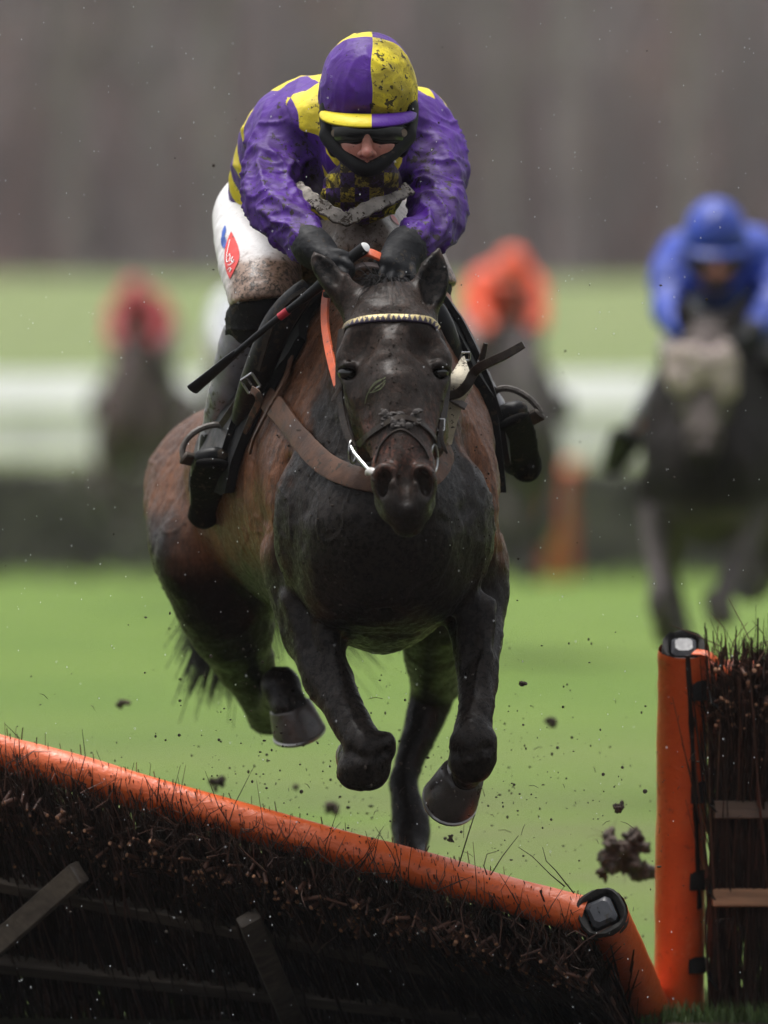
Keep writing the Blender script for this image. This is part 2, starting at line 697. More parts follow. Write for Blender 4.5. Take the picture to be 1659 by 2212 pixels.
def bare_tree(x, y, h, r0, bark, twig, label, seed, lean=0.0):
    r = random.Random(seed)
    z0 = float(ground_z(np.array(x), np.array(y)))
    root = empty('bare_tree', (x, y, z0), label, 'tree', 'bare trees at the edge of the wood')
    b = MB()
    line = [(x + lean * h * t + .12 * math.sin(3 * t + seed), y + .1 * math.cos(4 * t + seed), z0 - .15 + h * t) for t in np.linspace(0, 1, 9)]
    b.tube(line, [r0 * (1.25 if i == 0 else 1) * (1 - .09 * i) for i in range(9)], 9)
    limbs = []
    for i in range(13):
        t = r.uniform(.10, .9)
        q = t * 8
        k = int(q)
        p = np.array(line[k]) * (1 - (q - k)) + np.array(line[min(k + 1, 8)]) * (q - k)
        a = r.uniform(0, 2 * math.pi)
        L = r.uniform(.8, 2.4) * (1.1 - .5 * t)
        d = np.array([math.cos(a), math.sin(a), r.uniform(.3, 1.1)])
        m = p + d * L * .5 + np.array([0, 0, -.1])
        e = p + d * L + np.array([0, 0, .25 * L])
        b.tube([p, m, e], [r0 * .34, r0 * .22, r0 * .08], 6)
        limbs.append((p, m, e, r0 * .2))
    b.build('trunk', bark, root)
    c = MB()
    for p, m, e, rr in limbs:
        for _ in range(26):
            t = r.uniform(.15, 1)
            a = (1 - t) ** 2 * p + 2 * t * (1 - t) * m + t * t * e
            d = np.array([r.gauss(0, .5), r.gauss(0, .5), r.gauss(.25, .5)])
            c.tube([a, a + d * .6 + np.array([0, 0, .05]), a + d * 1.15], [.022, .014, .005], 3, caps=False)
    c.build('crown', twig, root, angle=0)
    return root


spots = [(-9.6, 150, 13, .22, 0, 1), (-8.1, 145, 15, .26, 1, 2), (-6.9, 158, 14, .30, 1, 2), (-5.7, 147, 15, .20, 1, 0), (-4.3, 153, 16, .34, 2, 1), (-3.0, 146, 14, .18, 0, 0), (-1.9, 156, 15, .26, 1, 1),
         (-.5, 149, 15, .20, 0, 2), (.9, 154, 14, .24, 1, 0), (2.1, 147, 15, .20, 1, 1), (3.6, 152, 16, .36, 2, 1), (4.7, 160, 15, .24, 0, 0), (5.6, 146, 14, .20, 1, 2), (6.9, 155, 15, .28, 0, 1), (8.2, 149, 14, .22, 1, 0), (9.8, 153, 15, .3, 2, 1)]
look = ['slender grey-barked', 'brown-barked', 'stout pale-barked']
tw = ['with purple-brown twigs', 'with grey twigs', 'with russet twigs']
for i, (x, y, h, r0, bk, ti) in enumerate(spots):
    pos = ['at the far left', 'in the left of the wood', 'behind the jockey', 'in the right of the wood', 'at the far right'][min(4, int((x + 10) / 4))]
    bare_tree(x, y, h, r0, M_BARK[bk], M_TWIG[ti], f'blurred {look[bk]} bare tree {tw[ti]} {pos}' + (' edge' if i == 0 else ', by conifers' if i == 2 else ''), 100 + i, random.Random(i).uniform(-.02, .02))
# dark conifers at the left
for i, (x, y, h) in enumerate([(-7.4, 170, 15), (-5.9, 176, 17), (.4, 180, 16)]):
    z0 = float(ground_z(np.array(x), np.array(y)))
    root = empty('conifer', (x, y, z0), ['dark green conifer deep in the wood at the left edge', 'dark green conifer in the wood right of the leftmost conifer', 'dark conifer in the wood directly behind the jockey'][i], 'tree', 'conifers in the wood')
    b = MB()
    b.tube([(x, y, z0 - .2), (x, y, z0 + h)], [.25, .03], 8)
    b.build('trunk', M_BARK[1], root)
    r = random.Random(i)
    c = MB()
    for q in range(900):
        t = r.random() ** .8
        a = r.uniform(0, 2 * math.pi)
        R = (1 - t) * 2.4 * r.uniform(.35, 1)
        p = np.array([x + R * math.cos(a), y + R * math.sin(a), z0 + .5 + t * (h - .5) - .25 * R])
        d = np.array([math.cos(a), math.sin(a), -.35]) * r.uniform(.25, .5)
        s = np.array([-math.sin(a), math.cos(a), 0]) * .13
        c.add([p - d, p + s, p + d, p - s + (0, 0, .1)], [(0, 1, 2, 3)])
    c.build('crown', M_CONIFER, root, angle=0)
# thicket under and behind the trees: one mass of stems nobody could count
b = MB()
r = random.Random(99)
for _ in range(9500):
    x, y = r.uniform(-12, 12) if _ < 5200 else r.choice((-1, 1)) * r.uniform(12, 34), r.uniform(150, 205)
    z0 = float(ground_z(np.array(x), np.array(y)))
    hgt = r.uniform(1.0, 6.5) * (1.0 if y < 170 else 1.5)
    dx, dy = r.gauss(0, .25), r.gauss(0, .25)
    rad = r.uniform(.02, .07)
    b.tube([(x, y, z0 - .1), (x + dx * hgt * .5, y + dy * hgt * .5, z0 + hgt * .55), (x + dx * hgt, y + dy * hgt, z0 + hgt)], [rad, rad * .7, .008], 3, mi=r.choice((0, 0, 1, 2)), caps=False)
b.build('undergrowth', M_TWIG, None, 'brown thicket of bare stems filling the wood behind the trees', 'undergrowth', kind='stuff', angle=0)

# ------------------------------------------------------------------ white rail beyond the far hurdles
M_WHITE = simple('white_plastic_rail', (.86, .86, .84), .5, .1, 2, .001, 20)
M_CREAMB = simple('cream_board', (.76, .76, .68), .6, .15, 2, .001, 20)
fence = empty('running_rail', (0, 61, 0), 'blurred white boarded running rail across the course behind the far hurdles', 'fence')
for i in range(25):
    x = -14.72 + i * 1.22
    b = MB()
    b.box((x, 61.06, .83), (.045, 0, 0), (0, .045, 0), (0, 0, .83), bev=.01)
    b.build('post', M_WHITE, fence)
for i in range(24):
    x = -14.11 + i * 1.22
    for z, hh, m in ((1.50, .17, M_WHITE), (1.10, .19, M_CREAMB), (.68, .19, M_CREAMB)):
        b = MB()
        b.box((x, 61.0 + (z - 1.1) * .1, z), (.602, 0, 0), (0, .011, -.005), (0, hh * .42, hh * .91), m is M_CREAMB and 0 or 0, bev=.004)
        b.build('board', m, fence)
# ------------------------------------------------------------------ the leading horse
M_COAT = hair_coat('wet_bay_coat')


def N4(px, py, y, w, h=None):
    p = Q(px, py, y)
    return (*p, w) if h is None else (*p, w, h)


def sculpt_horse():
    F = Field(axis((-0.62, -0.21, 0.008), (-0.21, 0.29, 0.004), (0.29, 0.36, 0.008)),
              axis((-0.27, 0.33, 0.0042), (0.33, 0.85, 0.0085), (0.85, 2.35, 0.013)),
              axis((0.16, 1.02, 0.0075), (1.02, 1.68, 0.0046)))
    # trunk, withers, neck
    F.sweep([N4(830, 1150, .30, .155, .185), N4(820, 1090, .55, .215, .305), N4(788, 1050, .85, .272, .325),
             N4(732, 1042, 1.20, .303, .300), N4(670, 1045, 1.55, .288, .250), N4(616, 1090, 1.85, .280, .238), N4(590, 1115, 2.10, .19, .165)], .02, n=5)
    F.tube([N4(815, 735, .70, .055), N4(790, 722, .95, .06), N4(745, 770, 1.3, .06)], .12)
    F.sweep([N4(812, 880, .80, .190, .26), N4(826, 860, .56, .140, .235), N4(838, 818, .34, .100, .165), N4(842, 742, .22, .080, .090)], .08, n=5)
    # shoulders and breast
    F.tube([N4(680, 930, .66, .080), N4(668, 1060, .55, .072), N4(672, 1190, .47, .066)], .07)
    F.tube([N4(972, 930, .66, .075), N4(992, 1060, .55, .070), N4(992, 1180, .47, .064)], .07)
    F.blob(Q(735, 1175, .37), (.098, .110, .155), .07)
    F.blob(Q(925, 1175, .37), (.096, .110, .155), .07)
    F.blob(Q(655, 1120, .41), (.046, .055, .090), .07)
    F.blob(Q(1006, 1115, .41), (.044, .055, .090), .07)
    F.tube([N4(830, 1262, .46, .096), N4(815, 1268, .75, .09), N4(780, 1275, 1.1, .08)], .06)
    F.tube([N4(832, 1080, .250, .020), N4(832, 1200, .225, .024), N4(832, 1290, .265, .018)], .05, sub=True)
    for m in (-1, 1):                               # grooves that part neck, breast, shoulder and forearm
        g = lambda px, py, y, r: (*Q(830 + m * (px - 830), py, y), r)
        F.tube([g(972, 1110, .285, .006), g(968, 1180, .285, .007), g(950, 1260, .315, .008), g(925, 1310, .37, .008)], .045, sub=True)
        F.tube([g(1034, 1010, .46, .007), g(1052, 1120, .45, .008), g(1052, 1215, .46, .008)], .045, sub=True)
        F.tube([g(905, 1330, .41, .007), g(960, 1290, .41, .007), g(1000, 1235, .44, .006)], .040, sub=True)
    # near forelegs: forearm, flexed knee, folded cannon
    F.tube([N4(652, 1215, .57, .086), N4(664, 1320, .53, .070), N4(690, 1415, .45, .055), N4(731, 1510, .36, .0405),
            N4(764, 1575, .30, .0345), N4(792, 1622, .265, .043), N4(792, 1656, .262, .045)], .045)
    F.blob(Q(765, 1668, .275), (.030, .038, .034), .016)
    F.blob(Q(822, 1618, .255), (.028, .034, .030), .016)
    F.tube([N4(775, 1655, .30, .032), N4(770, 1630, .46, .028), N4(768, 1625, .56, .036), N4(770, 1650, .62, .032)], .03)
    F.tube([N4(700, 1330, .41, .024), N4(722, 1430, .37, .019), N4(748, 1520, .325, .010)], .020)
    F.tube([N4(640, 1300, .46, .030), N4(672, 1420, .42, .020)], .03)
    F.tube([N4(772, 1585, .262, .012), N4(788, 1606, .240, .016), N4(792, 1640, .222, .014)], .018)
    F.tube([N4(755, 1625, .240, .006), N4(800, 1640, .208, .006), N4(838, 1622, .235, .006)], .014, sub=True)
    F.blob(Q(836, 1600, .262), (.016, .018, .016), .012)
    F.tube([N4(1015, 1215, .57, .080), N4(1030, 1320, .52, .060), N4(1034, 1415, .43, .0485), N4(1031, 1500, .35, .0385),
            N4(1022, 1560, .30, .0335), N4(1020, 1606, .265, .043), N4(1018, 1645, .275, .043)], .045)
    F.blob(Q(996, 1645, .275), (.026, .034, .034), .016)
    F.blob(Q(1044, 1628, .265), (.025, .034, .034), .016)
    F.tube([N4(1016, 1650, .31, .031), N4(1008, 1672, .46, .028), N4(1002, 1676, .54, .037), N4(992, 1692, .52, .035), N4(985, 1702, .50, .036)], .03)
    F.tube([N4(1050, 1310, .41, .022), N4(1046, 1420, .36, .018), N4(1036, 1510, .325, .010)], .020)
    F.tube([N4(1010, 1290, .42, .026), N4(1012, 1420, .38, .016)], .03)
    F.tube([N4(1022, 1575, .262, .012), N4(1020, 1600, .236, .015), N4(1018, 1636, .222, .014)], .018)
    F.tube([N4(978, 1622, .245, .006), N4(1018, 1632, .205, .006), N4(1058, 1615, .240, .006)], .014, sub=True)
    F.blob(Q(984, 1605, .272), (.014, .018, .016), .012)
    F.blob(Q(1056, 1598, .272), (.014, .018, .016), .012)
    # hind leg on the camera's left: thigh, stifle, gaskin, hock, cannon reaching forward
    F.tube([N4(470, 1060, 1.75, .155), N4(452, 1150, 1.55, .135), N4(452, 1225, 1.42, .108), N4(490, 1330, 1.48, .098), N4(515, 1400, 1.57, .074), N4(552, 1490, 1.70, .048),
            N4(572, 1532, 1.79, .044), N4(577, 1545, 1.81, .040)], .07)
    F.blob(Q(408, 1205, 1.37), (.058, .055, .075), .06)
    F.tube([N4(577, 1540, 1.80, .040), N4(590, 1515, 1.62, .031), N4(602, 1487, 1.46, .034), N4(606, 1478, 1.42, .041), N4(616, 1505, 1.385, .036), N4(626, 1530, 1.36, .041)], .025)
    F.blob(Q(592, 1478, 1.40), (.026, .03, .03), .02)
    F.blob(Q(622, 1476, 1.40), (.024, .03, .028), .02)
    # hind leg seen between the forelegs
    F.tube([N4(860, 1100, 1.65, .15), N4(925, 1260, 1.40, .105), N4(935, 1360, 1.50, .078), N4(935, 1440, 1.66, .056), N4(938, 1482, 1.78, .052), N4(925, 1535, 1.79, .047),
            N4(896, 1610, 1.76, .037), N4(872, 1690, 1.73, .032), N4(880, 1755, 1.70, .039), N4(887, 1790, 1.69, .044), N4(889, 1840, 1.64, .036), N4(897, 1880, 1.60, .042)], .06)
    F.blob(Q(975, 1470, 1.86), (.026, .035, .045), .03)
    # dock
    F.tube([N4(600, 985, 2.05, .05), N4(560, 1000, 2.20, .036), N4(545, 1060, 2.27, .028)], .06)
    # skull
    F.sweep([N4(841, 672, .225, .066, .060), N4(844, 722, .165, .086, .092), N4(849, 795, .115, .0975, .112), N4(856, 862, .065, .088, .108),
             N4(863, 930, .010, .0705, .088), N4(869, 990, -.045, .056, .066), N4(873, 1045, -.090, .0525, .056), N4(876, 1095, -.115, .046, .047)], .05, n=5)
    for sx in (-1, 1):
        def H(dx, py, y):               # off the midline of the face
            mid = np.interp(py, [640, 795, 930, 1045, 1110], [841, 849, 863, 873, 877])
            return Q(mid + sx * dx, py, y)
        F.blob(H(72, 905, .115), (.034, .060, .085), .045)                     # jowl
        F.blob(H(96, 793, .075), (.026, .034, .034), .03)                     # orbit
        F.tube([(*H(80, 765, .055), .014), (*H(104, 775, .075), .013)], .028)  # brow
        F.tube([(*H(92, 842, .045), .013), (*H(66, 905, .005), .012), (*H(46, 960, -.045), .009)], .03)  # facial crest
        F.tube([(*H(70, 730, .085), .022), (*H(36, 690, .105), .026)], .05)    # temple
        F.blob(H(70, 745, .030), (.026, .02, .026), .04, sub=True)            # hollow over the eye
        F.blob(H(101, 804, .047), (.0225, .024, .0195), .012, sub=True)         # eye socket
        F.tube([(*H(80, 799, .046), .005), (*H(97, 788, .036), .0068), (*H(117, 797, .058), .005)], .010)  # upper lid
        F.tube([(*H(83, 815, .042), .004), (*H(99, 826, .038), .0045), (*H(115, 816, .056), .004)], .010)  # lower lid
        # nostril: flared rim, then the hollow
        F.blob(H(40, 1042, -.128), (.026, .030, .036), .022)
        F.tube([(*H(18, 1026, -.152), .010), (*H(40, 1014, -.146), .011), (*H(57, 1030, -.128), .010), (*H(58, 1056, -.125), .010), (*H(40, 1078, -.140), .011)], .014)
        F.sweep([(*H(34, 1028, -.172), .013, .020), (*H(43, 1046, -.155), .0165, .026), (*H(40, 1066, -.142), .012, .018)], .007, sub=True)
        F.tube([(*H(22, 1048, -.163), .009), (*H(16, 1072, -.160), .012)], .016)
        F.tube([(*H(26, 1095, -.150), .013), (*H(40, 1110, -.118), .012), (*H(46, 1096, -.085), .011)], .018)  # lip corner
        F.tube([(*H(50, 1000, -.068), .012), (*H(46, 1080, -.085), .014)], .03)
    F.tube([N4(852, 840, -.020, .030), N4(862, 920, -.060, .028), N4(869, 985, -.098, .024)], .035)   # nasal bone
    F.blob(Q(877, 1092, -.147), (.038, .030, .036), .022)          # upper lip
    F.tube([N4(877, 1022, -.150, .008), N4(877, 1078, -.172, .006)], .022, sub=True)
    F.blob(Q(879, 1126, -.118), (.033, .034, .026), .012)          # lower lip
    F.blob(Q(880, 1140, -.090), (.024, .030, .018), .02)
    F.blob(Q(846, 675, .165), (.045, .045, .045), .05)                # poll
    # ears: the one on the left turned back and out, the other pricked
    F.sweep([N4(778, 680, .200, .033, .030), N4(752, 642, .208, .031, .026), N4(720, 605, .218, .027, .023), N4(692, 570, .228, .018, .016), N4(678, 545, .236, .003, .004)], .03, side=(.75, .2, .62))
    F.sweep([N4(722, 604, .190, .014, .014), N4(702, 580, .202, .016, .014), N4(688, 560, .218, .008, .008)], .006, side=(.75, .2, .62), sub=True)
    F.sweep([N4(908, 695, .195, .030, .028), N4(914, 660, .196, .031, .028), N4(928, 622, .202, .034, .026), N4(940, 582, .212, .0275, .021), N4(948, 537, .226, .003, .004)], .03)
    F.sweep([N4(924, 650, .172, .012, .018), N4(934, 616, .180, .0255, .022), N4(942, 582, .192, .0205, .018), N4(948, 552, .206, .007, .009)], .006, sub=True)
    return F.mesh(2)


HV, HF = sculpt_horse()
HN = normals(HV, HF)
# living surface: muscle, skin folds, a few raised veins
amp = 0.0036 * fbm(HV, 13, 3, 3) + 0.0010 * fbm(HV, 45, 2, 9)
_x, _y = HV[:, 0], HV[:, 1]
chest = sstep(.80, .55, HV[:, 1]) * sstep(.18, .30, HV[:, 1]) * sstep(1.36, 1.28, HV[:, 2])
amp = amp + chest * (.0045 * vnoise(HV * np.array([1, 1, .45]), 11, 77) + .0042 * ((1 - np.abs(vnoise(HV * np.array([1, 1, .5]), 9, 78))) ** 4 - .2))
vein = 1 - np.abs(vnoise(HV + 0.05 * np.stack([vnoise(HV, 7, 31), vnoise(HV, 7, 32), vnoise(HV, 7, 33)], 1), 9.0, 5))
vm = sstep(.94, .995, vein) * sstep(-.02, .12, HV[:, 1]) * 0.0022
HV = HV + HN * (amp + vm)[:, None]


def horse_colour(V, Nn):
    x, y, z = V.T
    bay, dark, mud, red = (np.array(c) for c in ((.096, .040, .0195), (.0062, .0042, .0034), (.026, .0172, .0135), (.125, .050, .034)))
    n1 = fbm(V, 6, 3, 21)
    n2 = fbm(V, 18, 3, 22)
    c = np.tile(bay, (len(V), 1))

    def lay(w, col):
        nonlocal c
        c = c * (1 - w[:, None]) + col * w[:, None]
    lay(0.45 * sstep(.1, .6, n1), np.array((.060, .027, .015)))
    # breast and forelegs: black points under flung mud
    front = sstep(.47, .37, y + .05 * n1 + .05 * n2) * sstep(1.46, 1.30, z)
    lay(front, mud * .22)
    legs = sstep(1.04, .93, z + .03 * n1 + .10 * (y > 1.1))
    lay(legs, dark)
    hind = sstep(1.13, 1.04, z + .02 * n1) * sstep(1.25, 1.36, y)  # thigh: muddy dark coat, with the shade below the flank painted in
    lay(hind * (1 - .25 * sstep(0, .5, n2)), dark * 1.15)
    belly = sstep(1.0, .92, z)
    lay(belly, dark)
    # neck: shaded darker crest with bay sides
    # head
    mid = np.interp(z, [1.07, 1.165, 1.27, 1.40, 1.54], [.043, .040, .031, .018, .011])
    hy = np.interp(z, [1.05, 1.2, 1.4, 1.6], [.02, .12, .26, .30])
    head = sstep(.02, -.02, y - hy)
    lay(head, mud * 1.25)
    cheek = head * sstep(.035, .065, np.abs(x - mid)) * sstep(1.34, 1.27, z) * sstep(1.155, 1.19, z)
    lay(cheek * (.62 + .35 * n2), red)
    bridge = head * sstep(1.275, 1.25, z) * sstep(1.17, 1.20, z) * sstep(.050, .03, np.abs(x - mid))
    lay(bridge * (.45 + .4 * n2), red * .8)
    sidef = head * sstep(1.38, 1.30, z) * sstep(.03, .07, np.abs(x - mid)) * sstep(1.2, 1.26, z)
    lay(sidef * .35, np.array((.075, .038, .028)))
    muz = head * sstep(1.16, 1.12, z)
    lay(muz, np.array((.020, .017, .016)))
    eye = np.exp(-(((np.abs(x - .019) - .095) / .024) ** 2 + ((z - 1.385) / .024) ** 2)) * head
    lay(np.clip(eye, 0, 1) * .8, np.array((.010, .008, .008)))
    ear = sstep(1.53, 1.56, z) * (y < .27)
    lay(ear * .6, np.array((.035, .024, .020)))
    # insides of the ears are black-haired
    d1 = np.linalg.norm((V - Q(937, 600, .192)) / np.array([.033, .035, .066]), axis=1)
    d2 = np.linalg.norm((V - Q(702, 578, .200)) / np.array([.030, .035, .045]), axis=1)
    lay(np.maximum(sstep(1.05, .85, d1), sstep(1.05, .85, d2)) * (Nn[:, 1] < .25), np.array((.003, .0025, .0025)))
    mudf = np.clip(.25 + .9 * head + .9 * front + .35 * legs + .3 * n1, 0, 1.3)
    return c, mudf


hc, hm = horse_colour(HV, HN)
horse = empty('racehorse', (0.0, 0.9, 0.0), 'mud-splashed dark bay racehorse jumping the knocked-down hurdle in sharp focus', 'horse')
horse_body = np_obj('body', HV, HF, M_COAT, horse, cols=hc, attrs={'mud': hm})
BVH = BVHTree.FromPolygons([tuple(v) for v in HV], [tuple(f) for f in HF])


def hug(px, py, y0=-2.0, off=0.003):
    """the point of the horse's hide sighted at (px, py), first hit beyond depth y0"""
    o = Vector((0, -CAM_DIST, CAM_Z))
    d = (QV(px, py, 0) - o).normalized()
    st = o + d * ((y0 + CAM_DIST) / d.y)
    hit, nr, i, dist = BVH.ray_cast(st, d)
    if hit is None:
        return None, None
    return np.array(hit + nr * off), np.array(nr)


def hug_path(pix, y0=-2.0, off=0.003, n=6, smooth=2):
    """a strap laid over the hide along a line of sighted points"""
    D = crom(pix, n)
    P, Nn = [], []
    for a in D:
        p, nr = hug(a[0], a[1], y0, off)
        if p is not None:
            P.append(p)
            Nn.append(nr)
    P, Nn = np.array(P), np.array(Nn)
    for _ in range(smooth):
        P[1:-1] = P[1:-1] * .5 + (P[:-2] + P[2:]) * .25
        Nn[1:-1] = Nn[1:-1] * .5 + (Nn[:-2] + Nn[2:]) * .25
    if y0 > 0:                                    # lay it back on the hide after smoothing
        for i in range(len(P)):
            loc, nr, _, _ = BVH.find_nearest(Vector(P[i]))
            d = (Vector(P[i]) - loc).dot(nr)
            if d < off:
                P[i] = np.array(loc + nr * off)
    return P, Nn


M_EYE = simple('horse_eye', (0.006, 0.004, 0.003), 0.06, 0.1, bump=0.0, spec=0.8)
for px, py, y in ((750, 806, .0625), (949, 804, .0625)):
    e = MB()
    e.ball(Q(px, py, y), (.0190, .0195, .0175), 20)
    e.build('eye', M_EYE, horse)

M_HOOF = simple('wet_hoof_horn', (0.060, 0.050, 0.046), 0.34, 0.35, 30, 0.0010, 60, mud=0.5)
M_SHOE = simple('worn_shoe_steel', (0.34, 0.33, 0.32), 0.40, 0.4, metal=0.9)


def hoof(top, sole, r0, r1, toe, shoe=False):
    """a hoof: coronet ring, sloping wall longer at the toe, flat sole; 'toe' points forward"""
    top, sole, toe = np.array(top), np.array(sole), np.array(toe, float)
    ax_ = (sole - top) / np.linalg.norm(sole - top)
    toe = toe - ax_ * toe.dot(ax_)
    toe /= np.linalg.norm(toe)
    sd = np.cross(ax_, toe)
    L = np.linalg.norm(sole - top)
    b = MB()
    seg, rows = 24, [(-.10, .80, 0), (0, .97, 0), (.06, 1.0, 0), (.5, .5, 1), (.95, 0, 1), (1.0, -.04, 1), (1.0, -.28, 1), (.93, -.6, 1)]
    vs, fs = [], []
    for t, m, kind in rows:
        rr = r0 + (r1 - r0) * max(0, min(1, t))
        if kind == 0:
            rr = r0 * m
        elif m < 0:
            rr = r1 * (1 + m)
        for j in range(seg):
            a = 2 * math.pi * j / seg
            fx, sx = math.cos(a), math.sin(a)
            ext = 1.0 + 0.10 * max(0, fx) - 0.18 * max(0, -fx) * t
            vs.append(top + ax_ * (L * t * (0.90 + 0.12 * fx)) + toe * (rr * ext * fx + (r1 - r0) * .6 * t) + sd * rr * .94 * sx)
    for i in range(len(rows) - 1):
        for j in range(seg):
            fs.append((i * seg + j, (i + 1) * seg + j, (i + 1) * seg + (j + 1) % seg, i * seg + (j + 1) % seg))
    fs.append(tuple(range(seg)))
    fs.append(tuple(reversed(range((len(rows) - 1) * seg, len(rows) * seg))))
    b.add(vs, fs)
    o = b.build('hoof', M_HOOF, horse)
    if shoe:
        sb = MB()
        pts = []
        for j in range(21):
            a = math.radians(-150 + 300 * j / 20)
            fx, sx = math.cos(a), math.sin(a)
            ext = 1.0 + 0.10 * max(0, fx) - 0.18 * max(0, -fx)
            pts.append(top + ax_ * (L * (1.02 * (0.90 + 0.12 * fx)) + .002) + toe * (r1 * .93 * ext * fx + (r1 - r0) * .6) + sd * r1 * .88 * sx)
        sb.tube(pts, .0055, 6)
        sb.build('shoe', M_SHOE, o)
    return o


hoof(Q(627, 1525, 1.37), Q(646, 1586, 1.385), .050, .061, (.15, -1, .1), True)
hoof(Q(1000, 1672, .50), Q(972, 1728, .545), .050, .062, (-.25, -1, -.5), True)
hoof(Q(772, 1640, .62), Q(776, 1628, .70), .040, .050, (0, -.3, -1), True)
hoof(Q(897, 1872, 1.61), Q(902, 1925, 1.56), .046, .062, (.1, -1, .2), True)
# ------------------------------------------------------------------ hair of the horse
M_HAIR = simple('black_horse_hair', (0.012, 0.010, 0.010), 0.45, 0.3)


def strands(name, roots, parent, n, spread, seg=5):
    """roots: list of (p0, p1, p2, thickness): tapering locks along a bent line with jitter"""
    b = MB()
    r = random.Random(len(roots) * 31 + n)
    for p0, p1, p2, th, jit in roots:
        for _ in range(n):
            j = np.array([r.gauss(0, 1), r.gauss(0, 1), r.gauss(0, 1)]) * jit
            k = np.array([r.gauss(0, 1), r.gauss(0, 1), r.gauss(0, 1)]) * jit
            a, m, e = np.array(p0) + j * .25, np.array(p1) + j * .8 + k * .3, np.array(p2) + j * 1.6 + k * .9
            pts, rad = [], []
            for i in range(seg):
                t = i / (seg - 1)
                pts.append((1 - t) ** 2 * a + 2 * t * (1 - t) * m + t * t * e)
                rad.append(th * (1 - .85 * t) * r.uniform(.7, 1.2))
            b.tube(pts, rad, 3, caps=False)
    return b.build(name, M_HAIR, parent, angle=0)


strands('forelock', [(Q(825, 636, .25), Q(800, 590, .20), Q(792, 632, .14), .0020, .012), (Q(850, 636, .25), Q(868, 592, .20), Q(876, 640, .14), .0020, .012), (Q(838, 636, .25), Q(838, 585, .20), Q(830, 645, .12), .0020, .013),
                     (Q(845, 636, .24), Q(850, 618, .14), Q(856, 668, .095), .0016, .008), (Q(842, 636, .24), Q(840, 620, .13), Q(838, 672, .085), .0016, .006)], horse, 46, 1)
mane = []
for i in range(16):
    t = i / 15
    a = Q(838 - 26 * t, 640 + 46 * t ** 1.4, .27 + .45 * t)
    mane.append((a, a + np.array([random.uniform(-.03, .03), -.03, .035]), a + np.array([random.uniform(-.07, .05), -.05, random.uniform(-.01, .03)]), .0018, .010))
strands('mane', mane, horse, 34, 1)
dock = Q(548, 1050, 2.27)
strands('tail', [(dock, Q(510, 1230, 2.45), Q(455, 1470, 2.50), .0062, .022), (dock, Q(520, 1200, 2.45), Q(425, 1400, 2.52), .0060, .018), (dock, Q(560, 1230, 2.45), Q(600, 1400, 2.46), .0030, .030),
                 (dock, Q(600, 1220, 2.45), Q(765, 1400, 2.45), .0032, .024), (dock, Q(520, 1260, 2.45), Q(470, 1470, 2.48), .0062, .020)], horse, 130, 1, seg=8)

# ------------------------------------------------------------------ bridle
M_LEATHER = simple('dark_wet_leather', (0.028, 0.020, 0.016), 0.38, 0.35, 40, 0.0008, 120, mud=0.6)
M_BROWN = simple('brown_strap_leather', (0.090, 0.046, 0.029), 0.55, 0.45, 25, 0.0010, 120, spec=.2, mud=0.5)
M_STEEL = simple('bit_steel', (0.36, 0.36, 0.36), 0.28, 0.2, metal=1.0, bump=0.0002)
M_RUBBER = simple('orange_rein_rubber', (0.62, 0.105, 0.030), 0.45, 0.2, 30, 0.0009, 220, mud=0.15)
M_CREAM = simple('muddy_cream_fleece', (0.58, 0.53, 0.41), 0.85, 0.35, 30, 0.0012, 160, mud=0.35, mscale=120)


def browband_mat():
    """gold triangles on purple"""
    k = Mat('browband_gold_and_purple')
    uv = k.attr('uvw', 'Vector')
    sp = k.n('ShaderNodeSeparateXYZ')
    k.put(sp.inputs[0], uv)
    fr = k.math('FRACT', sp.outputs[0])
    tri = k.math('MULTIPLY', k.math('ABSOLUTE', k.math('SUBTRACT', fr, 0.5)), 2.0)
    m = k.math('GREATER_THAN', k.math('ADD', k.math('MULTIPLY', sp.outputs[1], 1.25), -.12), tri)
    nz = k.noise(300, 3)
    c = k.mix(m, (0.020, 0.010, 0.035), (0.42, 0.34, 0.16))
    c = k.mix(k.math('GREATER_THAN', k.noise(160, 3), .60), c, (.03, .022, .018))
    return k.done(c, 0.42, k.bump(k.math('ADD', m, nz), .0006), Metallic=k.math('MULTIPLY', m, .4))


bridle = empty('bridle', Q(845, 690, .1), 'dark leather racing bridle with gold and purple browband on the bay horse', 'bridle')
P, Nn = hug_path([(741, 722), (752, 703), (790, 692), (843, 688), (900, 690), (930, 696), (944, 712)], off=.001, n=8, smooth=3)
# continue round to below the ears
bb_v, bb_f, bb_uv = [], [], []
prof = [(-1, 0), (-1, .75), (-.7, 1), (.7, 1), (1, .75), (1, 0)]
acc = 0.0
for i in range(len(P)):
    d = P[min(i + 1, len(P) - 1)] - P[max(i - 1, 0)]
    d /= np.linalg.norm(d)
    m = Nn[i] - d * Nn[i].dot(d)
    m /= np.linalg.norm(m)
    s = np.cross(m, d)
    if i:
        acc += np.linalg.norm(P[i] - P[i - 1])
    for a, b_ in prof:
        bb_v.append(P[i] - s * a * -.0085 + m * b_ * .005)
        bb_uv.append((acc / .0105, (a + 1) / 2 if s[2] > 0 else (1 - a) / 2, 0))
for i in range(len(P) - 1):
    for j in range(6):
        bb_f.append((i * 6 + j, i * 6 + (j + 1) % 6, (i + 1) * 6 + (j + 1) % 6, (i + 1) * 6 + j))
np_obj('browband', bb_v, bb_f, browband_mat(), bridle, attrs={'uvw': bb_uv})


def strap(name, pix, w, th, mat, parent, y0=-2.0, off=.001, n=6, smooth=2):
    P, Nn = hug_path(pix, y0, off, n, smooth)
    b = MB()
    b.ribbon(P, Nn, w, th)
    return b.build(name, mat, parent)


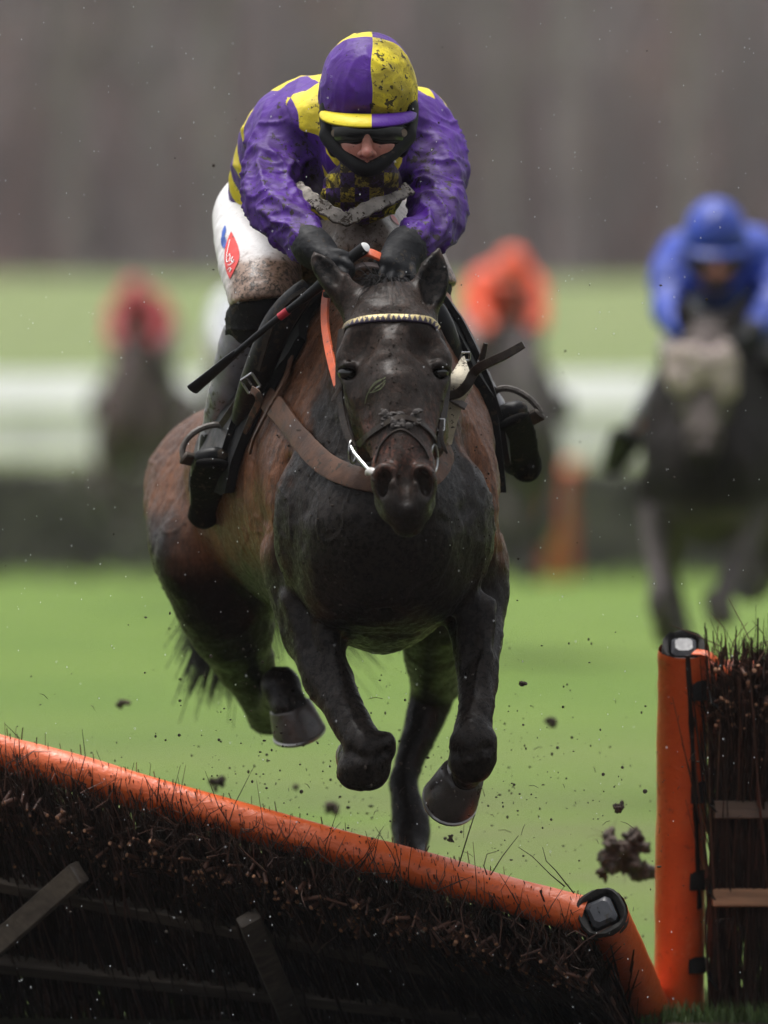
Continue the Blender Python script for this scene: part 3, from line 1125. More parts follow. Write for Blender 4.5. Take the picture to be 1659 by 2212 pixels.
def free_strap(name, pts, w, th, mat, parent, nrm=(0, -1, .2), n=5, taper=None):
    D = crom([Q(*p) for p in pts], n)
    b = MB()
    ww = w if taper is None else [w * (1 - (1 - taper) * (i / (len(D) - 1)) ** 6) for i in range(len(D))]
    b.ribbon(D, [nrm] * len(D), ww, th)
    return b.build(name, mat, parent)


strap('noseband', [(778, 958), (800, 940), (825, 922), (850, 908), (866, 903), (890, 908), (912, 920), (930, 938), (941, 955)], .013, .005, M_LEATHER, bridle, smooth=3)
strap('nose_cord', [(812, 1000), (822, 965), (842, 940), (866, 928), (890, 942), (912, 965), (925, 990)], .004, .003, M_LEATHER, bridle, smooth=3)
# matted lump of mud and fleece on the noseband
mb_ = MB()
rr = random.Random(4)
for _ in range(46):
    a, t = rr.uniform(-1, 1), rr.uniform(-1, 1)
    p, nr = hug(866 + 40 * a, 908 + 17 * t - 6 * a * a, off=.002)
    if p is not None:
        mb_.ball(p, (rr.uniform(.003, .010), rr.uniform(.003, .006), rr.uniform(.002, .007)), 7)
mb_.build('mud_clot', simple('caked_mud_grey', (0.070, 0.060, 0.055), 0.8, 0.4, 60, .0015, 150), bridle)
for sgn, cheek, yy in ((-1, [(742, 712), (737, 760), (735, 820), (740, 880), (752, 935), (766, 968)], 0), (1, [(944, 715), (957, 760), (963, 805), (960, 860), (952, 915), (945, 968)], 0)):
    dep = [.115, .100, .085, .060, .020, -.005]
    free_strap('cheekpiece', [(a, b_, dd) for (a, b_), dd in zip(cheek, dep)], .013, .004, M_LEATHER, bridle, (sgn * .6, -.8, 0))
    # throatlash hanging a little behind
    free_strap('throatlash', [(a + sgn * (5 if i < 5 else 2), b_, dd + .03) for i, ((a, b_), dd) in enumerate(zip(cheek, dep))], .009, .004, M_LEATHER, bridle, (sgn * .6, -.8, 0))
for nm, pts in (('cheekpiece_buckle', [(739, 770, .085), (739, 790, .082)]), ('cheekpiece_buckle', [(953, 905, .02), (952, 930, .01)])):
    b = MB()
    a, c = Q(*pts[0]), Q(*pts[1])
    for dx in (-.007, .007):
        b.tube([a + (dx, -.004, 0), c + (dx, -.004, 0)], .0014, 6)
    b.tube([a + (-.007, -.004, 0), a + (.007, -.004, 0)], .0014, 6)
    b.tube([c + (-.007, -.004, 0), c + (.007, -.004, 0)], .0014, 6)
    b.build(nm, M_STEEL, bridle)
free_strap('strap_end', [(952, 925, .0), (955, 955, -.01), (966, 980, -.01)], .008, .003, M_LEATHER, bridle, taper=.4)
free_strap('strap_end', [(735, 838, .07), (726, 852, .05), (716, 868, .04)], .008, .003, M_LEATHER, bridle, taper=.4)
# bit: a long cheek bar on the left, ring seen edge-on on the right, white rubber guard
b = MB()
b.tube([Q(756, 962, -.002), Q(766, 980, -.02), Q(790, 1008, -.055), Q(803, 1022, -.075)], [.0030, .0036, .0036, .003], 8)
b.build('bit_cheek', M_STEEL, bridle)
b = MB()
D = crom([Q(792, 1024, -.085), Q(800, 1018, -.098), Q(815, 1026, -.115), Q(820, 1032, -.118)], 5)
b.tube(D, [.004 + .005 * math.sin(math.pi * i / (len(D) - 1)) for i in range(len(D))], 10)
b.build('mouthpiece', simple('white_bit_rubber', (.62, .60, .57), .4, .2), bridle)
b = MB()
c0 = Q(938, 990, -.03)
b.tube([c0 + (.007 * math.cos(a), .018 * math.cos(a), .027 * math.sin(a)) for a in np.linspace(0, 2 * math.pi, 25)], .0024, 8, caps=False)
b.build('bit_ring', M_STEEL, bridle)
b = MB()
c0 = Q(762, 975, .012)
b.tube([c0 + (.007 * math.cos(a), .020 * math.cos(a), .024 * math.sin(a)) for a in np.linspace(0, 2 * math.pi, 25)], .0024, 8, caps=False)
b.build('bit_ring', M_STEEL, bridle)

# ------------------------------------------------------------------ reins
reins = empty('reins', Q(760, 600, .4), 'orange rubber-covered reins running from the bit to the gloved hands', 'reins')
free_strap('rubber_grip', [(752, 590, .385), (722, 600, .42), (706, 640, .41), (704, 700, .36), (714, 765, .28), (731, 832, .20)], .019, .006, M_RUBBER, reins, (-.5, -.85, 0), n=8)
free_strap('leather_end', [(731, 830, .197), (742, 880, .12), (756, 930, .05), (764, 965, .02)], .015, .005, M_LEATHER, reins, (-.5, -.85, 0))
free_strap('rubber_grip', [(760, 572, .38), (772, 556, .36), (793, 547, .35), (818, 556, .35), (830, 566, .36)], .021, .006, M_RUBBER, reins, (0, -.7, .7), n=8)
free_strap('rubber_grip', [(757, 592, .36), (775, 577, .35), (800, 574, .345), (826, 580, .35)], .013, .005, simple('grey_rein_web', (.20, .16, .15), .6), reins, (0, -.7, .7), n=8)
free_strap('rubber_grip', [(884, 600, .37), (892, 612, .36), (910, 660, .33), (940, 720, .28), (962, 800, .20), (958, 880, .10)], .017, .006, M_RUBBER, reins, (.5, -.85, 0), n=8)
free_strap('leather_end', [(958, 878, .10), (950, 930, .04), (942, 970, .0)], .014, .005, M_LEATHER, reins, (.5, -.85, 0))

# ------------------------------------------------------------------ breast girth and neck strap
girth = empty('breast_girth', Q(700, 1000, .3), 'wide brown leather breast girth across the bay horse with steel buckle', 'harness strap')
strap('chest_band', [(538, 812), (565, 845), (610, 890), (655, 950), (700, 1000), (745, 1026), (790, 1040), (850, 1048), (910, 1040), (945, 1010), (962, 965)], .048, .006, M_BROWN, girth, y0=.16, off=.006, n=7, smooth=5)
strap('keeper_strap', [(685, 645), (662, 690), (646, 745), (634, 800), (618, 842), (596, 880), (570, 930), (550, 978)], .013, .005, M_BROWN, girth, y0=.30, off=.010, n=6, smooth=4)
# buckle
bp = Q(541, 828, .60)
b = MB()
u_, v_ = np.array([.55, 0, -.83]), np.array([.83, 0, .55])
cor = [bp + u_ * a * .016 + v_ * c * .014 for a, c in ((-1, -1), (1, -1), (1, 1), (-1, 1), (-1, -1))]
for a, c in zip(cor[:-1], cor[1:]):
    b.tube([a, c], .0028, 8)
b.tube([bp - u_ * .016, bp + u_ * .018], .0022, 6)
b.build('buckle', M_STEEL, girth)
free_strap('buckle_loop', [(545, 842, .40), (556, 850, .385), (560, 868, .39), (545, 900, .42), (530, 935, .45)], .016, .004, M_BROWN, girth, (-.4, -.9, 0), taper=.5)
# right-hand side: cream fleece-lined flap and loose strap ends
D, Nd = [], []
b = MB()
outer = [Q(1003, 768, .33), Q(1014, 800, .27), Q(1022, 832, .25), Q(1006, 862, .26), Q(990, 905, .28), Q(976, 960, .32)]
inner_ = [Q(996, 772, .33), Q(980, 800, .27), Q(962, 826, .25), Q(960, 852, .26), Q(955, 905, .28), Q(946, 968, .32)]
n = len(outer)
O, I_ = crom(outer, 6), crom(inner_, 6)
vs, fs = [], []
for th in (0, .008):
    for a, c in zip(O, I_):
        for t in (0, .25, .5, .75, 1):
            p = a * (1 - t) + c * t
            vs.append(p + np.array([0, th - .006 * math.sin(math.pi * t), 0]))
m_, r_ = len(O), 5
for i in range(m_ - 1):
    for j in range(r_ - 1):
        q0 = i * r_ + j
        fs.append((q0, q0 + 1, q0 + r_ + 1, q0 + r_))
        q1 = q0 + m_ * r_
        fs.append((q1, q1 + r_, q1 + r_ + 1, q1 + 1))
for i in range(m_ - 1):
    for j in (0, r_ - 1):
        a0, a1 = i * r_ + j, (i + 1) * r_ + j
        fs.append((a0, a1, a1 + m_ * r_, a0 + m_ * r_))
b.add(vs, fs)
b.build('fleece_flap', M_CREAM, girth, 'cream fleece-lined flap of the breast girth')
free_strap('loose_strap', [(962, 856, .23), (990, 850, .225), (1010, 830, .22), (1024, 805, .22), (1048, 788, .20), (1090, 768, .18), (1132, 744, .17)], .020, .005, M_LEATHER, girth, (.2, -.9, .35), n=6, taper=.75)
free_strap('loose_strap', [(1012, 822, .245), (1030, 800, .235), (1040, 775, .23), (1049, 741, .22)], .013, .005, M_LEATHER, girth, (.3, -.9, .1), taper=.6)
free_strap('keeper_strap', [(966, 858, .27), (985, 868, .262), (1006, 880, .262)], .015, .006, simple('grey_keeper_leather', (.13, .11, .10), .5, mud=.4), girth, (.2, -.9, .4))
b = MB()
bp = Q(1004, 770, .33)
cor = [bp + np.array([a * .009, -.004, c * .008]) for a, c in ((-1, -1), (1, -1), (1.2, 1), (-.8, 1), (-1, -1))]
for a, c in zip(cor[:-1], cor[1:]):
    b.tube([a, c], .0024, 8)
b.build('buckle', M_STEEL, girth)

# ------------------------------------------------------------------ saddle
M_BLACK = simple('black_saddle_leather', (0.012, 0.012, 0.013), 0.40, 0.3, 30, .0006, 120, mud=0.25)
M_BLACKCLOTH = simple('black_saddle_cloth', (0.009, 0.009, 0.010), 0.8, 0.3, 30, .001, 200, mud=0.2)
saddle = empty('saddle', Q(700, 720, 1.0), 'small black racing saddle with flaps and stirrup irons under the crouching jockey', 'saddle')


def side_sheet(sg, ys, zs, off, th, name, mat):
    """a flap lying against the horse's side"""
    V, F_, N_ = [], [], []
    ny, nz = len(ys), len(zs[0])
    for i, y in enumerate(ys):
        for z in zs[i]:
            hit, nr, _, _ = BVH.ray_cast(Vector((sg * 1.2, y, z)), Vector((-sg, 0, 0)))
            if hit is None:
                hit, nr, _, _ = BVH.ray_cast(Vector((-.1, y, 2.4)), Vector((0, 0, -1)))
            V.append(np.array(hit))
            N_.append(np.array(nr))
    V, N_ = np.array(V), np.array(N_)
    A, B = V + N_ * off, V + N_ * (off + th)
    W = np.concatenate([A, B])
    k = ny * nz
    f = []
    for i in range(ny - 1):
        for j in range(nz - 1):
            a = i * nz + j
            f += [(a, a + 1, a + nz + 1, a + nz), (k + a, k + a + nz, k + a + nz + 1, k + a + 1)]
    ring = [(i, 0) for i in range(ny)] + [(ny - 1, j) for j in range(1, nz)] + [(i, nz - 1) for i in range(ny - 2, -1, -1)] + [(0, j) for j in range(nz - 2, 0, -1)]
    for (i, j), (i2, j2) in zip(ring, ring[1:] + ring[:1]):
        a, c = i * nz + j, i2 * nz + j2
        f.append((a, c, k + c, k + a))
    b = MB()
    b.add(W, f)
    return b.build(name, mat, saddle)


for sg in (-1, 1):
    ys = np.linspace(.66, 1.12, 14)
    side_sheet(sg, ys, [np.linspace(1.545 - .10 * abs((y - .9) / .25) ** 2 * (y < .9), 1.14 + .25 * max(0, (.80 - y)) / .14, 14) for y in ys], .004, .020, 'saddle_cloth', M_BLACKCLOTH)
    ys = np.linspace(.72, 1.05, 12)
    side_sheet(sg, ys, [np.linspace(1.54, 1.20 + .22 * max(0, (.82 - y)) / .10, 12) for y in ys], .026, .012, 'saddle_flap', M_BLACK)
b = MB()
D = crom([Q(770, 706, .78), Q(745, 690, .88), Q(715, 700, 1.02), Q(690, 690, 1.2), Q(670, 660, 1.32)], 5)
b.tube(D, [.05, .07, .085, .095, .10, .105, .11, .112, .115, .117, .12, .12, .12, .12, .12, .11, .11, .105, .10, .09, .06][:len(D)], 14, flat=.42)
b.build('seat', M_BLACK, saddle)
# knee rolls: the padded front edges that show beside the rider's shin
for pts in ([(668, 618, .60), (636, 650, .60), (600, 700, .61), (570, 770, .64), (540, 845, .70), (520, 905, .78)], [(938, 662, .62), (950, 700, .63), (964, 750, .66), (985, 800, .70), (1015, 862, .78)]):
    D = crom([Q(*p) for p in pts], 6)
    b = MB()
    b.tube(D, [.020 + .012 * math.sin(math.pi * i / (len(D) - 1)) for i in range(len(D))], 12)
    b.build('knee_roll', M_BLACK, saddle)
free_strap('girth_strap', [(662, 625, .56), (630, 645, .56), (600, 680, .57), (580, 730, .585), (560, 800, .62)], .010, .005, M_LEATHER, saddle, (-.4, -.9, .2))
for sg, leather, iron, tread in (
        (-1, [(575, 770, .80), (540, 830, .78), (505, 885, .80), (482, 918, .84)],
         [(396, 990, .84), (394, 972, .845), (402, 952, .85), (420, 934, .855), (448, 921, .86), (476, 919, .865), (500, 935, .88), (514, 968, .90), (517, 1012, .92)], ((394, 988, .835), (517, 1016, .91))),
        (1, [(985, 770, .80), (1015, 805, .80), (1045, 832, .82), (1066, 846, .84)],
         [(1074, 945, .92), (1060, 900, .90), (1060, 862, .87), (1074, 843, .86), (1095, 839, .855), (1120, 846, .85), (1145, 862, .845), (1163, 882, .84), (1168, 893, .838)], ((1074, 943, .91), (1169, 893, .835)))):
    free_strap('stirrup_leather', leather, .020, .006, M_LEATHER, saddle, (sg * .5, -.85, 0))
    free_strap('stirrup_leather', [(a + sg * -8, b_ + 4, c + .03) for a, b_, c in leather], .020, .006, M_LEATHER, saddle, (sg * .5, -.85, 0))
    b = MB()
    D = crom([Q(*p) for p in iron], 5)
    b.tube(D, .0068, 8)
    so = b.build('stirrup_iron', simple('muddy_iron', (.085, .070, .058), .55, .4, 40, .0015, 90, mud=.6), saddle)
    a, c = Q(*tread[0]), Q(*tread[1])
    ax_ = (c - a) / 2
    nn = np.array([0, -.75, -.66])
    wv = np.cross(ax_ / np.linalg.norm(ax_), nn)
    b = MB()
    b.box((a + c) / 2, wv * .016, nn * .007, ax_, bev=.003)
    b.build('tread', simple('muddy_tread', (.060, .045, .034), .65, .4, 40, .0015, 90, mud=.6), so)

# ------------------------------------------------------------------ whip
whip = empty('riding_whip', Q(780, 540, .33), 'black riding whip with white end cap and red band in the jockey\'s hand', 'whip')
M_WHIP = simple('black_whip_grip', (0.010, 0.010, 0.011), 0.42, 0.3, 60, .001, 260)
b = MB()
D = crom([Q(788, 535, .335), Q(760, 556, .345), Q(722, 590, .36), Q(690, 618, .375), Q(650, 650, .39)], 5)
b.tube(D, [.0135, .0125, .012, .0115, .011, .0115, .012] + [.0115] * 20, 14) if False else b.tube(D, list(np.interp(np.arange(len(D)), [0, 1, 6, 12, 20], [.0125, .0130, .0115, .0135, .0085])), 14)
b.build('handle', M_WHIP, whip)
b = MB()
d_ = Q(790, 533, .328) - Q(780, 541, .340)
d_ /= np.linalg.norm(d_)
b.tube([Q(788, 535, .335), Q(788, 535, .335) + d_ * .004, Q(788, 535, .335) + d_ * .0055], [.0118, .0100, .005], 16)
b.build('end_cap', simple('white_cap_plastic', (.80, .80, .78), .3, .05, bump=0), whip)
b = MB()
D = crom([Q(652, 648, .389), Q(600, 688, .41), Q(540, 737, .44), Q(500, 771, .465)], 5)
b.tube(D, list(np.linspace(.0080, .0062, len(D))), 12)
b.build('shaft', M_WHIP, whip)
b = MB()
b.tube([Q(622, 671, .4), Q(612, 679, .405), Q(604, 685, .409)], .0086, 12)
b.build('band', simple('red_tape', (.42, .02, .035), .45), whip)
b = MB()
D = crom([Q(512, 761, .46), Q(490, 779, .47), Q(450, 813, .50), Q(416, 841, .525)], 5)
b.tube(D, list(np.linspace(.0085, .0150, len(D))), 12, flat=.6, up=(.6, 0, .8))
b.build('flap', M_WHIP, whip)
# ------------------------------------------------------------------ the jockey
jockey = empty('person', Q(690, 700, 1.0), 'jockey in mud-splashed purple and yellow silks crouching over the bay horse', 'person')
M_SKIN = None


def skin_mat():
    k = Mat('weathered_skin')
    c = k.attr('col')
    nz = k.noise(45, 4)
    c = k.mix(1.0, c, k.ramp(nz, .3, .7, .8, 1.15), 'MULTIPLY')
    m = k.math('GREATER_THAN', k.noise(110, 4, .6), .66)
    c = k.mix(k.math('MULTIPLY', m, .8), c, (.05, .03, .022))
    k.b.inputs['Subsurface Weight'].default_value = .12
    k.b.inputs['Subsurface Radius'].default_value = (.012, .005, .003)
    return k.done(c, .42, k.bump(k.noise(220, 3), .0005))


L_ARM = [N4(655, 262, .86, .070), N4(610, 330, .76, .064), N4(584, 415, .64, .055), N4(615, 475, .53, .046), N4(662, 524, .43, .034)]
R_ARM = [N4(902, 265, .86, .068), N4(934, 335, .76, .063), N4(946, 430, .64, .055), N4(938, 490, .53, .046), N4(890, 530, .43, .034)]


def body_field():
    F = Field(axis((-.44, -.12, .010), (-.12, .06, .0038), (.06, .34, .010)), axis((.34, .70, .0045), (.70, 1.45, .012)), axis((1.08, 1.72, .011), (1.72, 2.04, .0042)))
    F.sweep([N4(665, 480, 1.22, .14, .11), N4(690, 405, 1.06, .13, .10), N4(740, 315, .88, .155, .11), N4(782, 280, .76, .16, .085)], .04, n=4)
    F.tube([N4(785, 275, .74, .058), N4(795, 250, .64, .058)], .04)
    for A in (L_ARM, R_ARM):
        F.tube([(a[0], a[1], a[2], a[3] * .8) for a in A], .03)
    F.tube([N4(548, 500, 1.15, .075), N4(562, 580, .95, .070), N4(574, 640, .78, .045), N4(540, 725, .83, .036), N4(500, 850, .93, .040), N4(462, 1020, 1.03, .030), N4(455, 1010, .88, .024)], .03)
    F.tube([N4(785, 500, 1.15, .075), N4(860, 575, .95, .070), N4(915, 630, .77, .052), N4(960, 730, .85, .040), N4(1003, 805, .92, .036), N4(1085, 950, 1.03, .030), N4(1105, 920, .86, .024)], .03)
    # head, looking out from under the peak
    F.blob(Q(797, 215, .60), (.076, .098, .098), .03)
    F.blob(Q(795, 305, .535), (.064, .068, .082), .035)
    F.blob(Q(795, 352, .515), (.034, .040, .030), .03)
    F.blob(Q(763, 318, .492), (.024, .022, .024), .022)
    F.blob(Q(826, 318, .492), (.024, .022, .024), .022)
    F.tube([N4(794, 286, .468, .0095), N4(793, 312, .450, .0105), N4(793, 331, .436, .0125)], .016)
    F.blob(Q(780, 333, .450), (.0088, .010, .008), .007)
    F.blob(Q(806, 333, .450), (.0088, .010, .008), .007)
    F.blob(Q(785, 338, .439), (.004, .006, .003), .003, sub=True)
    F.blob(Q(801, 338, .439), (.004, .006, .003), .003, sub=True)
    for ex in (765, 823):
        F.blob(Q(ex, 292, .462), (.016, .012, .009), .012, sub=True)
        F.blob(Q(ex, 293, .476), (.0135, .012, .010), .003)
    F.tube([N4(752, 279, .476, .008), N4(793, 281, .464, .008), N4(836, 279, .476, .008)], .014)
    F.tube([N4(775, 357, .468, .006), N4(793, 353, .458, .0065), N4(811, 357, .468, .006)], .008)
    F.tube([N4(777, 365, .468, .006), N4(793, 367, .460, .0068), N4(809, 365, .468, .006)], .008)
    for ex in (722, 870):
        F.blob(Q(ex, 285, .60), (.010, .022, .032), .01)
    return F.mesh(2)


V, F_ = body_field()
cc = np.tile(np.array((.46, .215, .160)), (len(V), 1))
rd = np.exp(-np.sum(((V - Q(793, 330, .44)) / (.03, .05, .018)) ** 2, 1))
cc = cc * (1 - .6 * rd[:, None]) + np.array((.46, .125, .095)) * .6 * rd[:, None]
for ex in (755, 832):
    rd = np.exp(-np.sum(((V - Q(ex, 322, .47)) / (.024, .05, .020)) ** 2, 1))
    cc = cc * (1 - .5 * rd[:, None]) + np.array((.48, .16, .12)) * .5 * rd[:, None]
np_obj('body', V, F_, skin_mat(), jockey, cols=cc)


# ---- silks
def silk_mat(name, cap=False):
    k = Mat(name)
    pat = k.attr('pat', 'Vector')
    sl = k.attr('sleeve', 'Fac')
    ch = k.n('ShaderNodeTexChecker')
    k.put(ch.inputs['Vector'], pat)
    ch.inputs['Scale'].default_value = 1.0
    PUR, YEL = (.078, .019, .245), (.74, .60, .030)
    wob = k.noise(5, 3)
    c = k.mix(ch.outputs['Fac'], PUR, YEL)
    if not cap:
        c = k.mix(k.math('GREATER_THAN', sl, .5), c, PUR)
    # film of thin mud, then splashes
    mf = k.attr('mud', 'Fac')
    film = k.math('MINIMUM', k.math('MULTIPLY', k.ramp(k.noise(16, 5, .65, dist=.6), .32, .62), mf), 1.35)
    c = k.mix(k.math('MULTIPLY', film, .55), c, (.040, .030, .032))
    f1 = k.math('GREATER_THAN', k.math('ADD', k.noise(62, 5, .6, dist=.3), k.math('MULTIPLY', mf, .10)), .70)
    f2 = k.math('GREATER_THAN', k.math('ADD', k.noise(170, 4, .6), k.math('MULTIPLY', mf, .08)), .715)
    sp = k.math('MAXIMUM', f1, f2)
    c = k.mix(k.math('MULTIPLY', sp, .93), c, (.024, .017, .013))
    st = k.noise(60, 4, .6, k.map(scale=(1, 1, .5)), 1.0)
    nrm = k.bump(st, .0018, .5)
    nrm = k.bump(k.noise(20, 3, .5, None, 1.5), .0040, .5, nrm)
    nrm = k.bump(sp, .0012, 1, nrm)
    r = k.ramp(film, 0, 1, .42, .60)
    return k.done(c, r, nrm, .18)


def along(V, nodes):
    """distance along a limb, angle round it and how far out, for every vertex"""
    A = crom([n[:4] for n in nodes], 6)
    best = np.full(len(V), 9.0)
    T, PH = np.zeros(len(V)), np.zeros(len(V))
    acc = 0.0
    ref = np.array([.2, -.9, .4])
    for a, b in zip(A[:-1], A[1:]):
        ab = b[:3] - a[:3]
        L = np.linalg.norm(ab)
        d = ab / L
        r = V - a[:3]
        t = np.clip(r @ d, 0, L)
        p = r - t[:, None] * d
        ds = np.linalg.norm(p, axis=1)
        s = ref - d * ref.dot(d)
        s /= np.linalg.norm(s)
        u = np.cross(d, s)
        m = ds < best
        best[m] = ds[m]
        T[m] = acc + t[m]
        PH[m] = np.arctan2(p[m] @ u, p[m] @ s)
        acc += L
    return T, PH, best, acc


def folds(V, Nn, nodes, amp, seed, density=1.0, reach=.11):
    T, PH, D, L = along(V, nodes)
    c, s = np.cos(PH), np.sin(PH)
    Pn = np.stack([T * 15 * density + 1.3 * s + .5 * c, c * .9, s * .9], 1)
    Pn = Pn + .5 * np.stack([vnoise(V, 12, seed + 3), 0 * T, 0 * T], 1)
    n1 = vnoise(Pn, 1.0, seed)
    Pm = np.stack([T * 36 * density - 1.8 * c, c * 1.3, s * 1.3], 1)
    n2 = vnoise(Pm, 1.0, seed + 1)
    r1 = (1 - np.abs(n1)) ** 2.5 - .35
    r2 = (1 - np.abs(n2)) ** 2.0 - .4
    w = sstep(reach, reach * .75, D) * sstep(.02, .09, T) * sstep(L + .03, L - .01, T)
    return amp * w * (r1 + .48 * r2)


def jersey():
    F = Field(axis((-.36, .23, .0042)), axis((.36, 1.36, .0065)), axis((1.50, 2.02, .0042)))
    F.sweep([N4(655, 462, 1.24, .155, .12), N4(668, 395, 1.06, .168, .130), N4(722, 305, .88, .192, .132), N4(780, 272, .74, .160, .090)], .02, n=5)
    F.tube([N4(668, 262, .83, .070), N4(782, 255, .74, .080), N4(890, 266, .83, .066)], .04)
    F.tube([N4(790, 330, .66, .085), N4(772, 385, .74, .085), N4(765, 415, .86, .085)], .05)
    F.tube([N4(785, 275, .72, .075), N4(793, 330, .60, .066)], .04)             # collar
    for A in (L_ARM, R_ARM):
        m = [1.04, 1.06, 1.08, 1.12, 1.22]
        F.tube([(a[0], a[1], a[2], a[3] * q) for a, q in zip(A, m)], .035, n=5)
    # open cuffs
    for A, d in ((L_ARM, Q(690, 548, .39)), (R_ARM, Q(868, 548, .39))):
        pass
    return F.mesh(2)


V, F_ = jersey()
Nn = normals(V, F_)
disp = folds(V, Nn, L_ARM, .0120, 11) + folds(V, Nn, R_ARM, .0120, 23)
TL, _, DL, _ = along(V, L_ARM)
TR, _, DR, _ = along(V, R_ARM)
# purple sleeve from the seam down; the rest of the silk is checked
seam = np.maximum(sstep(.010, .050, TL + .10 * (V[:, 0] + .20)) * (DL < .11), sstep(.010, .050, TR) * (DR < .11))
body_n = (1 - np.abs(vnoise(V * np.array([1, .6, 1]), 14, 41))) ** 2 - .4
disp += .006 * body_n * (1 - seam) + .0015 * fbm(V, 40, 2, 55)
V = V + Nn * disp[:, None]
ax_t = Q(738, 310, .88) - Q(655, 462, 1.24)
ax_t /= np.linalg.norm(ax_t)
pu = (V[:, 0] * .94 + V[:, 1] * .30) / .062
pv = (V[:, 1] * .9 - V[:, 2] * .75) / .062 + .3 * np.sin(pu * 1.3)
pat = np.stack([pu + 20.5, pv + 20.2, np.full(len(V), .5)], 1)
front = sstep(-.2, -.8, Nn[:, 1])
inner = sstep(.16, .08, np.abs(V[:, 0] + .045)) * sstep(1.92, 1.82, V[:, 2])
mudf = np.clip(.25 + .35 * front + .55 * seam * sstep(1.95, 1.80, V[:, 2]) + .8 * inner * front, 0, 1.4)  # mud thickened on the chest between the arms to paint in shade there
np_obj('silks', V, F_, silk_mat('purple_and_yellow_silk'), jockey, 'purple sleeves and checked purple and yellow body of the silks', attrs={'pat': pat, 'sleeve': seam, 'mud': mudf})
JBVH = BVHTree.FromPolygons([tuple(v) for v in V], [tuple(f) for f in F_])


def hug_on(bvh, px, py, off=.002, y0=-1):
    o = Vector((0, -CAM_DIST, CAM_Z))
    d = (QV(px, py, 0) - o).normalized()
    hit, nr, _, _ = bvh.ray_cast(o + d * ((y0 + CAM_DIST) / d.y), d)
    if hit is None:
        return None, None
    return np.array(hit + nr * off), np.array(nr)


# muddy white waistband hanging in a V
M_HEM = simple('muddy_white_elastic', (.26, .235, .205), .85, .6, 30, .0030, 55, spec=.2, mud=.70, mscale=130)
D = crom([Q(640, 405, .62), Q(665, 425, .56), Q(700, 450, .535), Q(742, 473, .52), Q(770, 464, .52), Q(810, 443, .525), Q(850, 425, .55), Q(882, 410, .60)], 6)
b = MB()
b.ribbon(D, [(0, -1, .25)] * len(D), [.030 + .004 * math.sin(i * 1.7) for i in range(len(D))], .008)
b.build('waistband', M_HEM, jockey, 'muddy white waistband hanging in a V')


# ---- helmet under a quartered silk
def cap_field():
    F = Field(axis((-.16, .10, .0038)), axis((.42, .78, .0048)), axis((1.86, 2.12, .0038)))
    F.blob(Q(795, 168, .60), (.094, .126, .094), .02)
    F.blob(Q(795, 208, .575), (.099, .116, .082), .03)
    F.halfspace(Q(797, 262, .49), (0, .30, -.95), .010)
    return F.mesh(2)


V, F_ = cap_field()
Nn = normals(V, F_)
c0 = Q(797, 172, .60)
edge = sstep(.06, .0, (V - Q(797, 262, .49)) @ np.array([0, -.30, .95]))
w = (1 - np.abs(vnoise(V * np.array([1.0, 1, .35]), 42, 61))) ** 2 - .4
w2 = (1 - np.abs(vnoise(V, 22, 62))) ** 3 - .3
V = V + Nn * (.0062 * edge * w + .0030 * w2 + .0012 * w)[:, None]
qu = (V[:, 0] - Q(803, 170, .5)[0]) + .002 * np.sin(V[:, 2] * 60)
qv = (V[:, 1] - c0[1]) * .50 + (V[:, 2] - c0[2]) * .87 - .046 - .15 * np.maximum(0, V[:, 0] - c0[0]) * -1
pat = np.stack([qu * 2 + 5, qv * 2 + 5, np.full(len(V), .5)], 1)
mudf = .50 + .55 * (qu > 0) + .1 * vnoise(V, 20, 3)
cap_mat = silk_mat('quartered_cap_silk', True)
np_obj('cap_silk', V, F_, cap_mat, jockey, 'quartered purple and yellow silk over the helmet', attrs={'pat': pat, 'sleeve': np.zeros(len(V)), 'mud': mudf})
# peak
vs, fs, pa = [], [], []
nu, nv = 33, 6
ctr = Q(795, 226, .565)
for layer in (0, 1):
    for i in range(nu):
        a = math.radians(-78 + 156 * i / (nu - 1))
        for j in range(nv):
            t = j / (nv - 1)
            ext = (.038 * math.cos(a) ** .8) * t
            p = ctr + np.array([math.sin(a) * (.095 + ext * .7), -math.cos(a) * (.098 + ext), -.008 - .014 * math.cos(a) - ext * .72 - layer * .004 + .006 * math.sin(3 * t) * math.cos(a)])
            vs.append(p)
            pa.append((2 * (p[0] - Q(803, 170, .5)[0]) + 4, 4.5, .5))
k = nu * nv
for i in range(nu - 1):
    for j in range(nv - 1):
        a = i * nv + j
        fs += [(a, a + nv, a + nv + 1, a + 1), (k + a, k + a + 1, k + a + nv + 1, k + a + nv)]
for i in range(nu - 1):
    for j in (0, nv - 1):
        a = i * nv + j
        fs.append((a, a + nv, k + a + nv, k + a) if j else (a, k + a, k + a + nv, a + nv))
np_obj('cap_peak', vs, fs, cap_mat, jockey, attrs={'pat': np.array(pa) + np.array([0, 0, 0]), 'sleeve': np.zeros(len(vs)), 'mud': np.full(len(vs), .1)})

